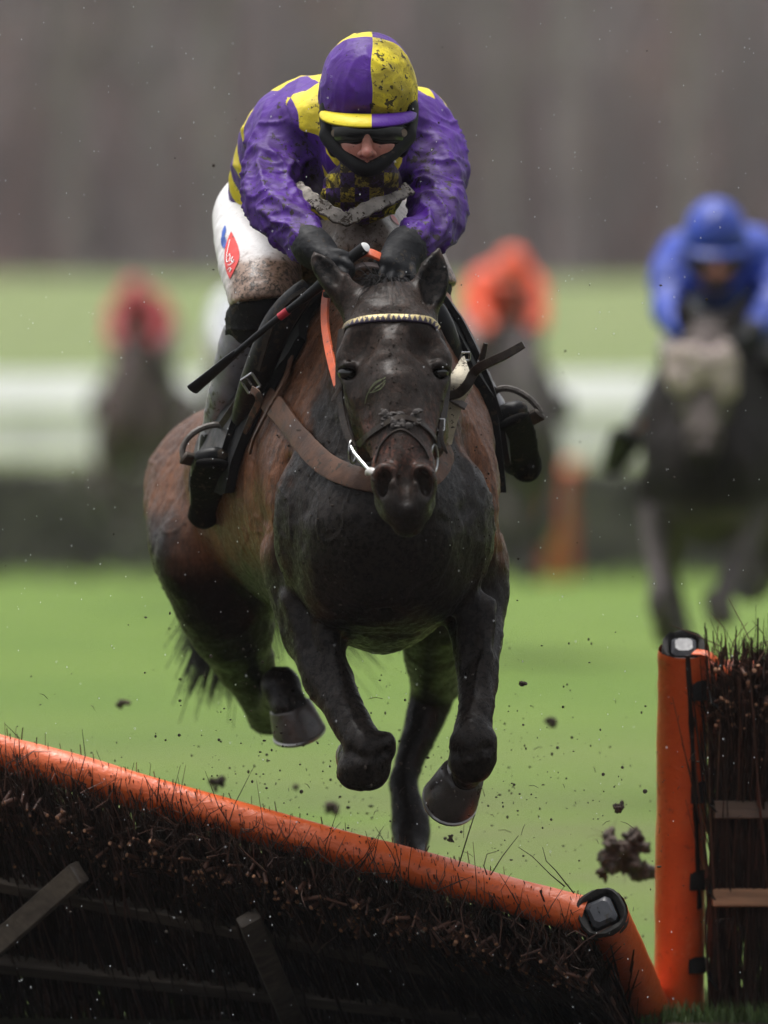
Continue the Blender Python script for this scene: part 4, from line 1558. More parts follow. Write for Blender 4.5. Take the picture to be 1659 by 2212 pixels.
M_SHELL = simple('black_helmet_shell', (.006, .006, .007), .6, .3, bump=.0003, mud=.2)
F = Field(axis((-.15, .09, .004)), axis((.44, .76, .005)), axis((1.74, 2.02, .004)))
F.sweep([N4(710, 232, .58, .020, .055), N4(708, 275, .57, .016, .050), N4(722, 318, .545, .014, .034)], .02, side=(1, 0, 0))
F.sweep([N4(884, 232, .58, .020, .055), N4(884, 275, .57, .016, .050), N4(868, 318, .545, .014, .034)], .02, side=(1, 0, 0))
F.sweep([N4(712, 292, .53, .020, .022), N4(740, 334, .490, .017, .013), N4(793, 366, .464, .018, .015), N4(846, 334, .490, .017, .013), N4(876, 292, .53, .020, .022)], .02, side=(0, -.5, .85))
V, F_ = F.mesh(2)
np_obj('helmet_harness', V, F_, M_SHELL, jockey, 'black helmet ear pads and chin guard')
# neck warmer, wet and muddy
F = Field(axis((-.14, .10, .004)), axis((.46, .78, .005)), axis((1.66, 1.86, .004)))
F.sweep([N4(793, 366, .520, .058, .046), N4(790, 395, .57, .072, .056), N4(782, 418, .62, .085, .062)], .02)
V, F_ = F.mesh(2)
Nn = normals(V, F_)
V = V + Nn * (.006 * ((1 - np.abs(vnoise(V * np.array([.5, .5, 1.6]), 30, 71))) ** 2 - .4))[:, None]
pat = np.stack([V[:, 0] / .03 + 20, V[:, 2] / .03 + 20, np.full(len(V), .5)], 1)
np_obj('neck_warmer', V, F_, silk_mat('muddy_collar_silk'), jockey, attrs={'pat': pat, 'sleeve': np.zeros(len(V)), 'mud': np.full(len(V), 1.8)})

# goggles
M_LENS = simple('black_goggle_lens', (.004, .004, .005), .08, .1, bump=0, spec=.7)
M_FOAM = simple('goggle_frame_black', (.010, .010, .010), .5)


def arc_band(c, rx, ry, a0, a1, hgt, th, n=28, sag=0.0):
    b = MB()
    vs, fs = [], []
    rows = [(-1, 0), (-.8, 1), (0, 1.15), (.8, 1), (1, 0)]
    for i in range(n):
        a = math.radians(a0 + (a1 - a0) * i / (n - 1))
        for v_, o in rows + [(1, -1), (-1, -1)]:
            hh = hgt * (1 - .25 * (abs(a) / 1.4) ** 3)
            if v_ < 0 and abs(a) < .35:
                hh *= 1 - .35 * (1 - abs(a) / .35)              # notch over the nose
            vs.append(c + np.array([math.sin(a) * (rx + th * o * .5), -math.cos(a) * (ry + th * o * .5), v_ * hh * .5 - sag * abs(a)]))
    k = len(rows) + 2
    for i in range(n - 1):
        for j in range(k):
            fs.append((i * k + j, (i + 1) * k + j, (i + 1) * k + (j + 1) % k, i * k + (j + 1) % k))
    fs += [tuple(range(k)), tuple(reversed(range((n - 1) * k, n * k)))]
    b.add(vs, fs)
    return b


gp = arc_band(Q(796, 291, .555), .078, .094, -74, 74, .047, .012).build('goggles', M_FOAM, jockey, 'black racing goggles')
arc_band(Q(796, 291, .555), .080, .0965, -58, 58, .036, .012).build('lens', M_LENS, gp)
for px, yy in ((727, .502), (868, .502)):
    b = MB()
    sgn = -1 if px < 790 else 1
    nrm_ = np.array([sgn * .62, -.78, 0])
    c = Q(px, 287, yy) + nrm_ * .004
    b.tube([c, c + nrm_ * .004], [.0095, .008], 16, flat=1.0)
    b.build('strap_rivet', simple('brass_rivet', (.22, .17, .13), .35, metal=.7), gp)


# ---- breeches
def breeches():
    F = Field(axis((-.40, .22, .0048)), axis((.60, 1.42, .0075)), axis((1.46, 1.86, .0048)))
    F.sweep([N4(655, 455, 1.24, .165, .13), N4(660, 500, 1.20, .170, .13)], .02)
    F.tube([N4(785, 535, .74, .075), N4(785, 520, .90, .100), N4(760, 480, 1.1, .12)], .05)
    F.tube([N4(552, 470, 1.18, .090), N4(552, 530, 1.02, .086), N4(568, 600, .84, .082), N4(574, 660, .745, .072), N4(570, 690, .75, .066)], .05)
    F.tube([N4(790, 500, 1.15, .095), N4(860, 560, .98, .090), N4(915, 620, .80, .070), N4(930, 660, .78, .06)], .05)
    F.halfspace(Q(572, 652, .75), (.10, -.1, -1), .006)
    return F.mesh(2)


V, F_ = breeches()
Nn = normals(V, F_)
LT = [N4(552, 470, 1.18, .09), N4(552, 530, 1.02, .086), N4(568, 600, .84, .082), N4(574, 660, .745, .07)]
V = V + Nn * (folds(V, Nn, LT, .0042, 81, .8, .14) + .0016 * fbm(V, 26, 2, 8))[:, None]
qy = 893 - (V[:, 2] - CAM_Z) * (S0 * CAM_DIST / (CAM_DIST + V[:, 1]))
qx = 829.5 + V[:, 0] * (S0 * CAM_DIST / (CAM_DIST + V[:, 1]))
mudf = np.clip(sstep(520, 575, qy + 18 * fbm(V, 14, 3, 6)) * sstep(478, 515, qx) + .55 * sstep(640, 700, qx), 0, 1.1) + .16


def breeches_mat():
    k = Mat('muddy_white_breeches')
    mf = k.attr('mud', 'Fac')
    n1 = k.noise(24, 6, .7, dist=.5)
    n2 = k.noise(70, 6, .7, dist=.4)
    film = k.math('MULTIPLY', k.ramp(k.math('ADD', k.math('MULTIPLY', n1, .5), k.math('MULTIPLY', n2, .5)), .22, .46), mf)
    c = k.mix(k.math('MULTIPLY', film, .95), (.78, .78, .79), (.27, .175, .125))
    c = k.mix(k.math('MULTIPLY', k.ramp(n2, .50, .60), k.math('MULTIPLY', mf, .80)), c, (.100, .062, .040))
    s1 = k.math('GREATER_THAN', k.math('ADD', k.noise(120, 5, .62, dist=.4), k.math('MULTIPLY', mf, .16)), .735)
    c = k.mix(k.math('MULTIPLY', s1, .9), c, (.040, .028, .020))
    nrm = k.bump(film, .0020, 1)
    nrm = k.bump(k.noise(150, 4), .0012, k.math('MULTIPLY', mf, .8) if False else .6, nrm)
    nrm = k.bump(s1, .0020, 1, nrm)
    return k.done(c, k.ramp(film, 0, 1, .55, .38), nrm, .45)


np_obj('breeches', V, F_, breeches_mat(), jockey, 'white breeches caked with brown mud at the knee', attrs={'mud': mudf})
BBVH = BVHTree.FromPolygons([tuple(v) for v in V], [tuple(f) for f in F_])


def decal(name, poly, mat, parent, off=.0015, n=9, bvh=None, label=None):
    """a printed patch lying on the cloth: poly = (left edge, right edge) sighted point lists, top to bottom"""
    Lf, Rt = crom(poly[0], n), crom(poly[1], n)
    vs, fs = [], []
    m = 7
    last = None
    for a, c in zip(Lf, Rt):
        for j in range(m):
            t = j / (m - 1)
            p, nr = hug_on(bvh or BBVH, a[0] * (1 - t) + c[0] * t, a[1] * (1 - t) + c[1] * t, off, .3)
            if p is None:
                p = last
            last = p
            vs.append(p)
    for i in range(len(Lf) - 1):
        for j in range(m - 1):
            q0 = i * m + j
            fs.append((q0, q0 + m, q0 + m + 1, q0 + 1))
    b = MB()
    b.add(vs, fs)
    return b.build(name, mat, parent, label)


M_RED = simple('print_red', (.66, .035, .028), .5, .15, mud=.15)
M_BLUE = simple('print_blue', (.020, .090, .42), .5, .15)
M_WHITEP = simple('print_white', (.80, .80, .80), .5, .05)
lg = decal('logo_patch', ([(500, 500), (489, 530), (486, 560), (490, 585), (497, 602)], [(501, 501), (514, 530), (518, 556), (508, 582), (498, 603)]), M_RED, jockey, .0016, label='red sponsor patch with white script on the thigh')


def script(pts, w, name, parent, mat, off=.0028):
    P = [hug_on(BBVH, a, b_, off, .3) for a, b_ in crom(pts, 6)]
    P = [p for p in P if p[0] is not None]
    if len(P) < 2:
        return
    b = MB()
    b.ribbon([p[0] for p in P], [p[1] for p in P], w, .0005)
    b.build(name, mat, parent)


script([(498, 520), (495, 535), (492, 552), (492, 566), (496, 566), (499, 558), (498, 550), (494, 556)], .0022, 'lettering', lg, M_WHITEP)
script([(498, 566), (502, 560), (505, 556), (502, 564), (504, 568), (507, 562)], .0020, 'lettering', lg, M_WHITEP)
script([(495, 574), (501, 572), (508, 566)], .0020, 'lettering', lg, M_WHITEP)
script([(494, 584), (498, 580), (501, 581), (498, 588), (503, 582)], .0018, 'lettering', lg, M_WHITEP)
for pl in (([(486, 488), (481, 500), (480, 512)], [(489, 489), (489, 500), (486, 511)]), ([(479, 512), (479, 526), (483, 536)], [(488, 512), (490, 524), (487, 536)])):
    decal('logo_patch', pl, M_BLUE, jockey, .0016)
decal('logo_patch', ([(842, 464), (845, 474), (852, 482)], [(850, 466), (858, 478), (862, 488)]), M_RED, jockey, .0016)

# ---- socks, boots
M_SOCK = simple('black_boot_top', (.010, .010, .011), .7, .3, 30, .002, 70, mud=.3)
M_BOOT = simple('wet_grey_boot_leather', (.210, .210, .235), .38, .35, 14, .0012, 60, mud=.40, mscale=80)
M_FOOT = simple('wet_black_boot_leather', (.007, .007, .0075), .38, .4, 16, .0015, 50, spec=.12, mud=.30)
M_SOLE = simple('black_rubber_sole', (.006, .0055, .0055), .75, .4, 30, .002, 80, spec=.06, mud=.15)


def boot(shaft, foot, sock, cut, side, sole):
    x = [p[0] for p in shaft + foot + sock]
    z = [p[2] for p in shaft + foot + sock]
    y = [p[1] for p in shaft + foot + sock]
    ax3 = (axis((min(x) - .08, max(x) + .08, .0045)), axis((min(y) - .08, max(y) + .08, .005)), axis((min(z) - .08, max(z) + .09, .0045)))
    F = Field(*ax3)
    F.tube(sock, .02)
    V, F_ = F.mesh(2)
    Nn = normals(V, F_)
    V = V + Nn * (.004 * ((1 - np.abs(vnoise(V * np.array([.4, .4, 1.5]), 34, 5))) ** 2 - .4))[:, None]
    np_obj('sock', V, F_, M_SOCK, jockey)
    F = Field(*ax3)
    F.tube(shaft, .02, n=5)
    F.halfspace(cut[0], cut[1], .006)
    V, F_ = F.mesh(2)
    Nn = normals(V, F_)
    V = V + Nn * (folds(V, Nn, shaft, .0028, 91, 1.1) + .001 * fbm(V, 30, 2, 4))[:, None]
    o = np_obj('boot', V, F_, M_BOOT, jockey)
    F = Field(*ax3)
    F.sweep(foot, .02, side=side, n=5)
    F.tube(shaft[-2:], .04)
    V, F_ = F.mesh(2)
    Nn = normals(V, F_)
    V = V + Nn * (.0015 * fbm(V, 40, 2, 14))[:, None]
    np_obj('boot_foot', V, F_, M_FOOT, o)
    F = Field(*ax3)
    F.sweep([(*q[:3], q[3], .011) for q in sole], .01, side=side, n=5)
    F.tube([(*q[:3], q[3] * .85) for q in sole[:1]] + [(sole[0][0], sole[0][1] - .02, sole[0][2] + .02, sole[0][3] * .7)], .02)
    V, F_ = F.mesh(2)
    np_obj('sole', V, F_, M_SOLE, o)


boot([N4(545, 700, .80, .056), N4(525, 765, .85, .055), N4(500, 850, .92, .048), N4(478, 935, .985, .043), N4(462, 1030, 1.03, .043)],
     [N4(446, 1098, 1.035, .035, .032), N4(450, 1060, .985, .038, .034), N4(456, 1020, .90, .044, .030), N4(460, 988, .81, .040, .024)],
     [N4(572, 650, .765, .064), N4(550, 690, .79, .060), N4(538, 722, .82, .052)],
     (Q(535, 712, .82), (.25, -.1, 1)), (1, 0, 0),
     [N4(440, 1116, 1.03, .032), N4(444, 1080, .960, .033), N4(452, 1040, .875, .042), N4(458, 1000, .785, .036)])
boot([N4(908, 640, .80, .054), N4(955, 722, .86, .050), N4(1000, 800, .93, .046), N4(1040, 872, .99, .043), N4(1092, 960, 1.03, .041)],
     [N4(1128, 1000, 1.035, .034, .032), N4(1122, 965, .985, .036, .034), N4(1110, 930, .90, .042, .030), N4(1100, 893, .81, .040, .024)],
     [N4(918, 632, .78, .056), N4(925, 660, .82, .05)],
     (Q(912, 640, .82), (-.4, -.1, 1)), (.9, 0, .42),
     [N4(1140, 1016, 1.03, .030), N4(1134, 982, .960, .032), N4(1120, 945, .875, .040), N4(1108, 908, .785, .036)])

# ---- gloves
M_GLOVE = simple('black_wet_glove', (.010, .0105, .0125), .65, .3, 40, .0012, 130, mud=.1)


def glove(cuff, palm, fingers, thumb):
    allp = np.array([p[:3] for p in cuff + palm + thumb] + [p[:3] for f in fingers for p in f])
    lo, hi = allp.min(0) - .05, allp.max(0) + .05
    F = Field(*(axis((lo[i], hi[i], .0026)) for i in range(3)))
    F.tube(cuff, .012)
    F.sweep(palm, .02, side=(.8, .2, -.5))
    for f in fingers:
        F.tube(f, .005)
    F.tube(thumb, .008)
    V, F_ = F.mesh(1)
    Nn = normals(V, F_)
    V = V + Nn * (folds(V, Nn, cuff + palm[:1], .004, 7, 2.2, .06) + .0008 * fbm(V, 60, 2, 2))[:, None]
    np_obj('glove', V, F_, M_GLOVE, jockey)


def FG(*pts, r=.0098):
    return [(*Q(*p), r * (1 - .06 * i)) for i, p in enumerate(pts)]


glove([N4(662, 520, .435, .034), N4(670, 528, .42, .041), N4(682, 540, .41, .040)],
      [(*Q(678, 540, .405), .041, .030), (*Q(708, 560, .38), .045, .029), (*Q(730, 574, .36), .040, .024)],
      [FG((728, 556, .352), (754, 573, .326), (757, 592, .335), (744, 600, .352)), FG((722, 573, .348), (745, 592, .322), (746, 611, .333), (733, 617, .352)),
       FG((714, 588, .348), (733, 608, .324), (733, 626, .337), (720, 630, .355)), FG((700, 600, .352), (716, 620, .335), (715, 634, .345), (704, 636, .36), r=.009)],
      FG((700, 546, .375), (730, 546, .348), (758, 558, .345), r=.0105))
glove([N4(886, 522, .435, .034), N4(880, 530, .42, .041), N4(874, 542, .41, .040)],
      [(*Q(880, 540, .405), .041, .030), (*Q(864, 562, .375), .044, .029), (*Q(858, 580, .352), .042, .024)],
      [FG((834, 572, .348), (825, 596, .328), (828, 614, .338), (838, 618, .352)), FG((851, 582, .342), (845, 606, .320), (849, 624, .332), (857, 626, .350)),
       FG((870, 584, .342), (868, 609, .322), (871, 626, .334), (877, 627, .352)), FG((889, 578, .350), (893, 602, .333), (896, 617, .343), (897, 619, .36), r=.009)],
      FG((838, 552, .375), (818, 566, .360), (813, 586, .352), r=.0105))
# ------------------------------------------------------------------ hurdles of birch in padded orange frames
def pad_mat():
    k = Mat('orange_padded_vinyl')
    n1 = k.noise(9, 5, .6)
    n2 = k.noise(70, 5, .65)
    c = k.mix(k.ramp(n1, .3, .7), (.64, .100, .016), (.72, .130, .028))
    c = k.mix(k.ramp(n2, .58, .72, 0, .55), c, (.30, .035, .012))
    c = k.mix(k.ramp(k.noise(38, 6, .7, None, .6), .60, .72, 0, .7), c, (.10, .035, .018))
    c = k.mix(k.ramp(k.noise(24, 6, .75, k.map(scale=(1, 1, .3)), .8), .58, .74, 0, .5), c, (.74, .26, .12))
    wr = k.noise(34, 4, .6, k.map(scale=(.55, .55, 1.0), rot=(.3, .5, .3)), 1.2)
    nrm = k.bump(wr, .0050, .7)
    nrm = k.bump(n2, .0012, .8, nrm)
    return k.done(c, k.ramp(n2, .3, .7, .30, .46), nrm, .5)


M_PAD = pad_mat()
M_FOAMG = simple('grey_pad_foam', (.040, .038, .036), .8, .4, 40, .002, 90)
M_STEELB = simple('black_square_tube', (.060, .062, .070), .35, .3, 30, .0006, 80, mud=.2)
M_TIE = simple('black_rubber_tie', (.018, .018, .017), .5, .3)
M_BIRCH = simple('dark_birch_twig', (.040, .023, .017), .6, .5, 12, .0006, 200)
M_BIRCH2 = simple('red_brown_birch_twig', (.110, .047, .030), .5, .4, 12, .0006, 200)
M_CUT = simple('pale_cut_birch', (.48, .24, .13), .7, .35, 90)


def wood_mat(name, col, dirt):
    k = Mat(name)
    g = k.noise(12, 5, .6, k.map(scale=(.12, 1, 1.0)), 1.5)
    f = k.noise(60, 5, .65, k.map(scale=(.06, 1, 1.0)))
    c = k.mix(1.0, col, k.ramp(g, .3, .7, .55, 1.25), 'MULTIPLY')
    c = k.mix(1.0, c, k.ramp(f, .3, .7, .75, 1.15), 'MULTIPLY')
    c = k.mix(k.ramp(k.noise(9, 5, .7), .5, .7, 0, dirt), c, (.020, .015, .012))
    return k.done(c, .55, k.bump(f, .0015))


M_RAILD = wood_mat('weathered_hurdle_rail', (.115, .072, .048), .5)
M_RAILL = wood_mat('fresh_hurdle_rail', (.38, .20, .105), .2)
M_RAILG = wood_mat('grey_hurdle_rail', (.125, .098, .075), .4)


M_FARB = simple('far_birch', (.19, .165, .165), .8, .6, 2)


def hurdle(name, BL, BR, TL, TR, label, group, n_twig, umax=1.0, umin=0.0, seed=1, near=True, sag=None, wsh=0.0):
    BL, BR, TL, TR = (np.array(p, float) for p in (BL, BR, TL, TR))
    root = empty(name, (BL + BR) / 2, label, 'hurdle', group)

    def P(u, v, w=0.0):
        p = (BL * (1 - u) + BR * u) * (1 - v) + (TL * (1 - u) + TR * u) * v
        du = (BR - BL) * (1 - v) + (TR - TL) * v
        dv = (TL - BL) * (1 - u) + (TR - BR) * u
        nn = np.cross(du, dv)
        nn /= np.linalg.norm(nn)                   # towards the landing side
        if sag is not None:
            p = p + np.array([0, 0, sag(u) * v])
        return p + nn * w
    r = random.Random(seed)
    b = MB()
    for i in range(n_twig):
        u = r.uniform(umin, umax)
        v0 = r.uniform(-.02, .70)
        v1 = min(r.uniform(.82, 1.0) + (r.random() ** 2) * .13, v0 + r.uniform(.40, 1.0))
        w0 = r.uniform(.0, .095) + wsh
        du = r.gauss(0, .020)
        w1 = w0 + r.gauss(.01, .02)
        rad = r.uniform(.0012, .0030) + .004 * r.random() ** 4 if near else .016
        mid = .5 * (v0 + v1)
        pts = [P(u, v0, w0), P(u + du * .4 + r.gauss(0, .004), mid, (w0 + w1) / 2 + r.gauss(0, .006)), P(u + du, v1, w1)]
        b.tube(pts, [rad, rad * .85, rad * .35], 3, mi=0 if r.random() < .82 else 1, caps=False)
    if near:
        for i in range(int(n_twig * .30)):           # fine side shoots curling out at the top
            u = r.uniform(umin, umax)
            v = r.uniform(.70, 1.04)
            p = P(u, v, r.uniform(.02, .11) + wsh)
            d = np.array([r.gauss(0, .030), r.gauss(-.020, .016), r.gauss(.045, .026)])
            m = p + d * .55 + np.array([r.gauss(0, .008), 0, r.gauss(0, .008)])
            b.tube([p, m, p + d * r.uniform(.8, 1.5)], [.0016, .0012, .0005], 3, mi=0 if r.random() < .6 else 1, caps=False)
        for i in range(int(n_twig * .060)):          # sawn butts that catch the light
            u, v = r.uniform(umin, umax), min(.985, r.gauss(.90, .06))
            p = P(u, v, r.uniform(.085, .105) + wsh)
            d = (P(u, v, .2) - P(u, v, .1)) * 10
            d = d + np.array([r.gauss(0, .35), 0, r.gauss(.65, .35)])
            d /= np.linalg.norm(d)
            rad = r.uniform(.0022, .0060)
            L = r.uniform(.015, .04)
            b.tube([p - d * L, p + d * .012], [rad, rad], 6, mi=1, caps=False)
            b.tube([p + d * .0119, p + d * .0125], [rad * .98, rad * .5], 6, mi=2)
    if near:
        for i in range(int(n_twig * .55)):           # short tight tips packed under the top rail and at the foot
            u = r.uniform(umin, umax)
            v0, v1 = (r.uniform(.72, .9), r.uniform(.93, 1.03)) if i % 4 else (-.02, r.uniform(.1, .35))
            w0 = (r.uniform(-.045, .06) if i % 4 else r.uniform(.0, .09)) + wsh
            rad = r.uniform(.0014, .0036)
            b.tube([P(u, v0, w0), P(u + r.gauss(0, .008), v1, w0 + r.gauss(0, .02))], [rad, rad * .4], 3, mi=0 if r.random() < .8 else 1, caps=False)
    b.build('birch_brush', [M_BIRCH, M_BIRCH2, M_CUT] if near else [M_FARB, M_FARB, M_CUT], root, kind='stuff', angle=0)
    return root, P


def padded(parent, name, pts, rad, mat, wr=.0025, seed=0, slit=None, seg=22):
    """a padded tube with soft creases in its cover"""
    D = crom(pts, max(2, int(64 / len(pts))))
    n = len(D)
    rr = random.Random(seed)
    vs, fs = [], []
    prev = None
    for i in range(n):
        d = D[min(i + 1, n - 1)] - D[max(i - 1, 0)]
        d /= np.linalg.norm(d)
        s = np.cross(d, (0.0, -1, .1)) if prev is None else prev - d * prev.dot(d)
        s /= np.linalg.norm(s)
        prev = s
        t = np.cross(s, d)
        for j in range(seg):
            a = 2 * math.pi * j / seg
            q = np.array([[i * .22 + .8 * math.sin(a), math.cos(a) * 1.3, math.sin(a) * 1.3 + seed * 7]])
            R = rad + wr * float(((1 - np.abs(vnoise(q, 1.0, seed))) ** 2 - .4)[0])
            vs.append(D[i] + R * (math.cos(a) * s + math.sin(a) * t))
    for i in range(n - 1):
        for j in range(seg):
            fs.append((i * seg + j, i * seg + (j + 1) % seg, (i + 1) * seg + (j + 1) % seg, (i + 1) * seg + j))
    b = MB()
    b.add(vs, fs)
    return b.build(name, mat, parent, angle=60)


def end_cap(parent, c, ax_, rad):
    """torn foam ring round a hollow square steel tube, looking up the post"""
    ax_ = np.array(ax_, float)
    ax_ /= np.linalg.norm(ax_)
    s = np.cross(ax_, (0, 1, 0))
    s /= np.linalg.norm(s)
    t = np.cross(s, ax_)
    rr = random.Random(int(abs(c[0]) * 1000))
    b = MB()
    vs, fs = [], []
    seg = 28
    for k, (R, h) in enumerate(((1.02, -.03), (1.0, .004), (.92, .010), (.74, .006), (.66, -.004), (.62, -.05))):
        for j in range(seg):
            a = 2 * math.pi * j / seg
            sq = 1.0 / max(abs(math.cos(a)), abs(math.sin(a))) if k > 2 else min(1.18, 1.0 / max(abs(math.cos(a)), abs(math.sin(a))))
            q = R * rad * (sq ** (.9 if k > 2 else .45)) * (1 + rr.uniform(-.025, .025) * (k in (1, 2)))
            vs.append(c + (s * math.cos(a) + t * math.sin(a)) * q + ax_ * (h + rr.uniform(-.003, .003) * (k in (1, 2))))
    for k in range(5):
        for j in range(seg):
            fs.append((k * seg + j, k * seg + (j + 1) % seg, (k + 1) * seg + (j + 1) % seg, (k + 1) * seg + j))
    b.add(vs, fs)
    o = b.build('post_foam', M_FOAMG, parent, angle=50)
    b = MB()
    h = rad * .56
    b.box(c - ax_ * .02, s * h, t * h, ax_ * .032, bev=.008)
    b.build('tube_plug', M_STEELB, o, angle=30)


# knocked panel: twisted over towards the camera
TL, BLh = np.array([-1.38, 1.01, .775]), np.array([-1.38, 1.62, 0])
TRk, BRk = Q(1300, 1972, .60), np.array([.572, 1.50, 0])
left, PL = hurdle('hurdle_panel', BLh, BRk, TL, TRk, 'birch hurdle panel with orange padded top rail knocked flat under the horse', 'birch hurdles with orange padding', 7400, umin=.02, seed=3, wsh=.03)
padded(left, 'top_rail', [PL(u, .972, .010) for u in (0, .2, .4, .6, .8, .955, .982)], .0385, M_PAD, .0048, 5)
po = padded(left, 'post', [PL(1.0, v, -.0) for v in (.0, .25, .5, .75, .9, 1.0)], .053, M_PAD, .003, 9)
end_cap(left, PL(1.0, 1.004), PL(1, 1) - PL(1, 0), .050)
for v, m in ((.665, M_RAILG), (.36, M_RAILG)):
    b = MB()
    A, B = PL(0.1, v, .140), PL(.985, v, .115)
    ax_ = (B - A) / 2
    up = PL(.5, v + .1) - PL(.5, v)
    up /= np.linalg.norm(up)
    b.box((A + B) / 2, up * .022, np.cross(ax_ / np.linalg.norm(ax_), up) * .014, ax_, bev=.003)
    b.build('rail', m, left)
for (u0, v0, w0), (u1, v1, w1) in (((.635, .02, .155), (.618, .84, .165)), ((.14, .03, .16), (.43, .86, .175))):
    b = MB()
    A, B = PL(u0, v0, w0), PL(u1, v1, w1)
    ax_ = (B - A) / 2
    sd = np.cross(ax_ / np.linalg.norm(ax_), (0, -1, .2))
    sd /= np.linalg.norm(sd)
    b.box((A + B) / 2, sd * .024, np.cross(ax_ / np.linalg.norm(ax_), sd) * .014, ax_, bev=.003)
    b.build('brace', M_RAILG, left)

# standing panel on the right
BL2, TL2 = Q(1466, 2196, 1.5), Q(1477, 1402, 1.20)
BR2, TR2 = BL2 + np.array([1.83, .05, 0]), TL2 + np.array([1.83, .05, 0])
right, PR = hurdle('hurdle_panel', BL2, BR2, TL2, TR2, 'birch hurdle panel still standing upright on the right with orange padded post', 'birch hurdles with orange padding', 2600, umin=.035, umax=.36, seed=8)
padded(right, 'post', [PR(0.0, v, 0) for v in (-.01, .25, .5, .75, .92, 1.0)], .0545, M_PAD, .0028, 21)
end_cap(right, PR(0, 1.002), PR(0, 1) - PR(0, 0) + np.array([0, -.45, 0]), .047)
padded(right, 'top_rail', [PR(u, .90, -.045) for u in (.03, .2, .5, .8, 1.0)], .040, M_PAD, .003, 31)
for v, m in ((.616, M_RAILD), (.378, M_RAILL)):
    b = MB()
    A, B = PR(.034, v, .10), PR(1.0, v, .10)
    b.box((A + B) / 2, (0, 0, .0195), (0, .014, 0), (B - A) / 2, bev=.003)
    b.build('rail', m, right)
# laced slit down the side of the pad, ties and a torn strip of cover
b = MB()
th_ = [.10 + .95 * (1 - v) for v in np.linspace(.30, .985, 20)]
b.ribbon([PR(0, v, 0) + np.array([math.sin(a), -math.cos(a), 0]) * .0570 for v, a in zip(np.linspace(.30, .985, 20), th_)], [(math.sin(a), -math.cos(a), 0) for a in th_], [.014 - .005 * abs(math.sin(i * .9)) for i in range(20)], .003)
b.build('lacing_gap', simple('dark_slit', (.020, .014, .011), .8), right)
for v, hh in ((.89, .022), (.616, .024), (.378, .022), (.145, .018)):
    b = MB()
    c = PR(.0, v, .0)
    pts = [c + np.array([.058 * math.sin(a) * 1.02, -.058 * math.cos(a) * 1.02, 0]) for a in np.linspace(.30, 1.2, 8)]
    pts.append(PR(.036, v, .115))
    b.ribbon(pts, [(p - c) * np.array([1, 1, 0]) for p in pts], hh * 2, .004)
    b.build('tie', M_TIE, right)
b = MB()
D = crom([PR(.012, 1.0, .02), PR(.028, 1.005, .045), PR(.043, .975, .055), PR(.050, .955, .06)], 6)
b.ribbon(D, [(-.1, -.5, .85)] * len(D), [.022 * (1 - .6 * i / len(D)) for i in range(len(D))], .003)
b.build('torn_cover', M_PAD, right)

# a far flight of hurdles
names = ['leftmost blurred dark birch hurdle of the far flight', 'second blurred dark birch hurdle from the left in the far flight', 'blurred birch hurdle of the far flight behind the horse, ending at the orange post',
         'blurred birch hurdle of the far flight, right of the orange post']
for i in range(4):
    x0 = -.50 + (i - 2) * 1.86 + (.12 if i > 2 else 0)
    h_, P_ = hurdle('hurdle_panel', (x0, 54.2, 0), (x0 + 1.8, 54.2, 0), (x0, 53.95, .88), (x0 + 1.8, 53.95, .88), names[i], 'far flight of birch hurdles', 1100, seed=40 + i, near=False)
    b = MB()
    for v in (.1, .5, .93):
        A, B = P_(0, v, -.02), P_(1, v, -.02)
        b.box((A + B) / 2, (0, 0, .03), (0, .02, 0), (B - A) / 2)
    b.build('rail', M_RAILG, h_)
    for u in (0, 1):
        orange = (i == 2 and u == 1) or (i == 3 and u == 0)
        b = MB()
        b.tube([P_(u, 0, .02), P_(u, 1.02, .02)], .085 if orange else .045, 10)
        b.build('post', M_PAD if orange else M_RAILG, h_)

# ------------------------------------------------------------------ grass at the foot of the standing hurdle
r = random.Random(5)
b = MB()
for _ in range(5200):
    x, y = r.uniform(.50, 1.0), r.uniform(1.25, 1.95)
    hgt = r.uniform(.012, .050)
    a = r.uniform(0, 6.28)
    dx, dy = r.gauss(0, .35) * hgt, r.gauss(0, .35) * hgt
    wx, wy = .0014 * math.cos(a), .0014 * math.sin(a)
    b.add([(x - wx, y - wy, 0), (x + wx, y + wy, 0), (x + dx * .4 + wx * .7, y + dy * .4 + wy * .7, hgt * .6), (x + dx * .4 - wx * .7, y + dy * .4 - wy * .7, hgt * .6), (x + dx, y + dy, hgt)],
          [(0, 1, 2, 3), (3, 2, 4)])
b.build('grass', simple('grass_blades', (.075, .130, .030), .5, .4, 30), None, 'short green grass round the foot of the hurdles', 'grass', kind='stuff', angle=0)
# ------------------------------------------------------------------ the rest of the field, far out of focus
def coat2(name, body, leg, face):
    """plain coat for the followers: legs and face of their own colour"""
    k = Mat(name)
    sp = k.n('ShaderNodeSeparateXYZ')
    k.put(sp.inputs[0], k.co())
    c = k.mix(k.ramp(sp.outputs[2], .98, .88), body, leg)
    hd = k.math('MULTIPLY', k.ramp(sp.outputs[1], .16, .02), k.ramp(sp.outputs[2], 1.10, 1.18))
    c = k.mix(hd, c, face)
    c = k.mix(1.0, c, k.ramp(k.noise(8, 4), .3, .7, .75, 1.25), 'MULTIPLY')
    return k.done(c, .7, None, .1)


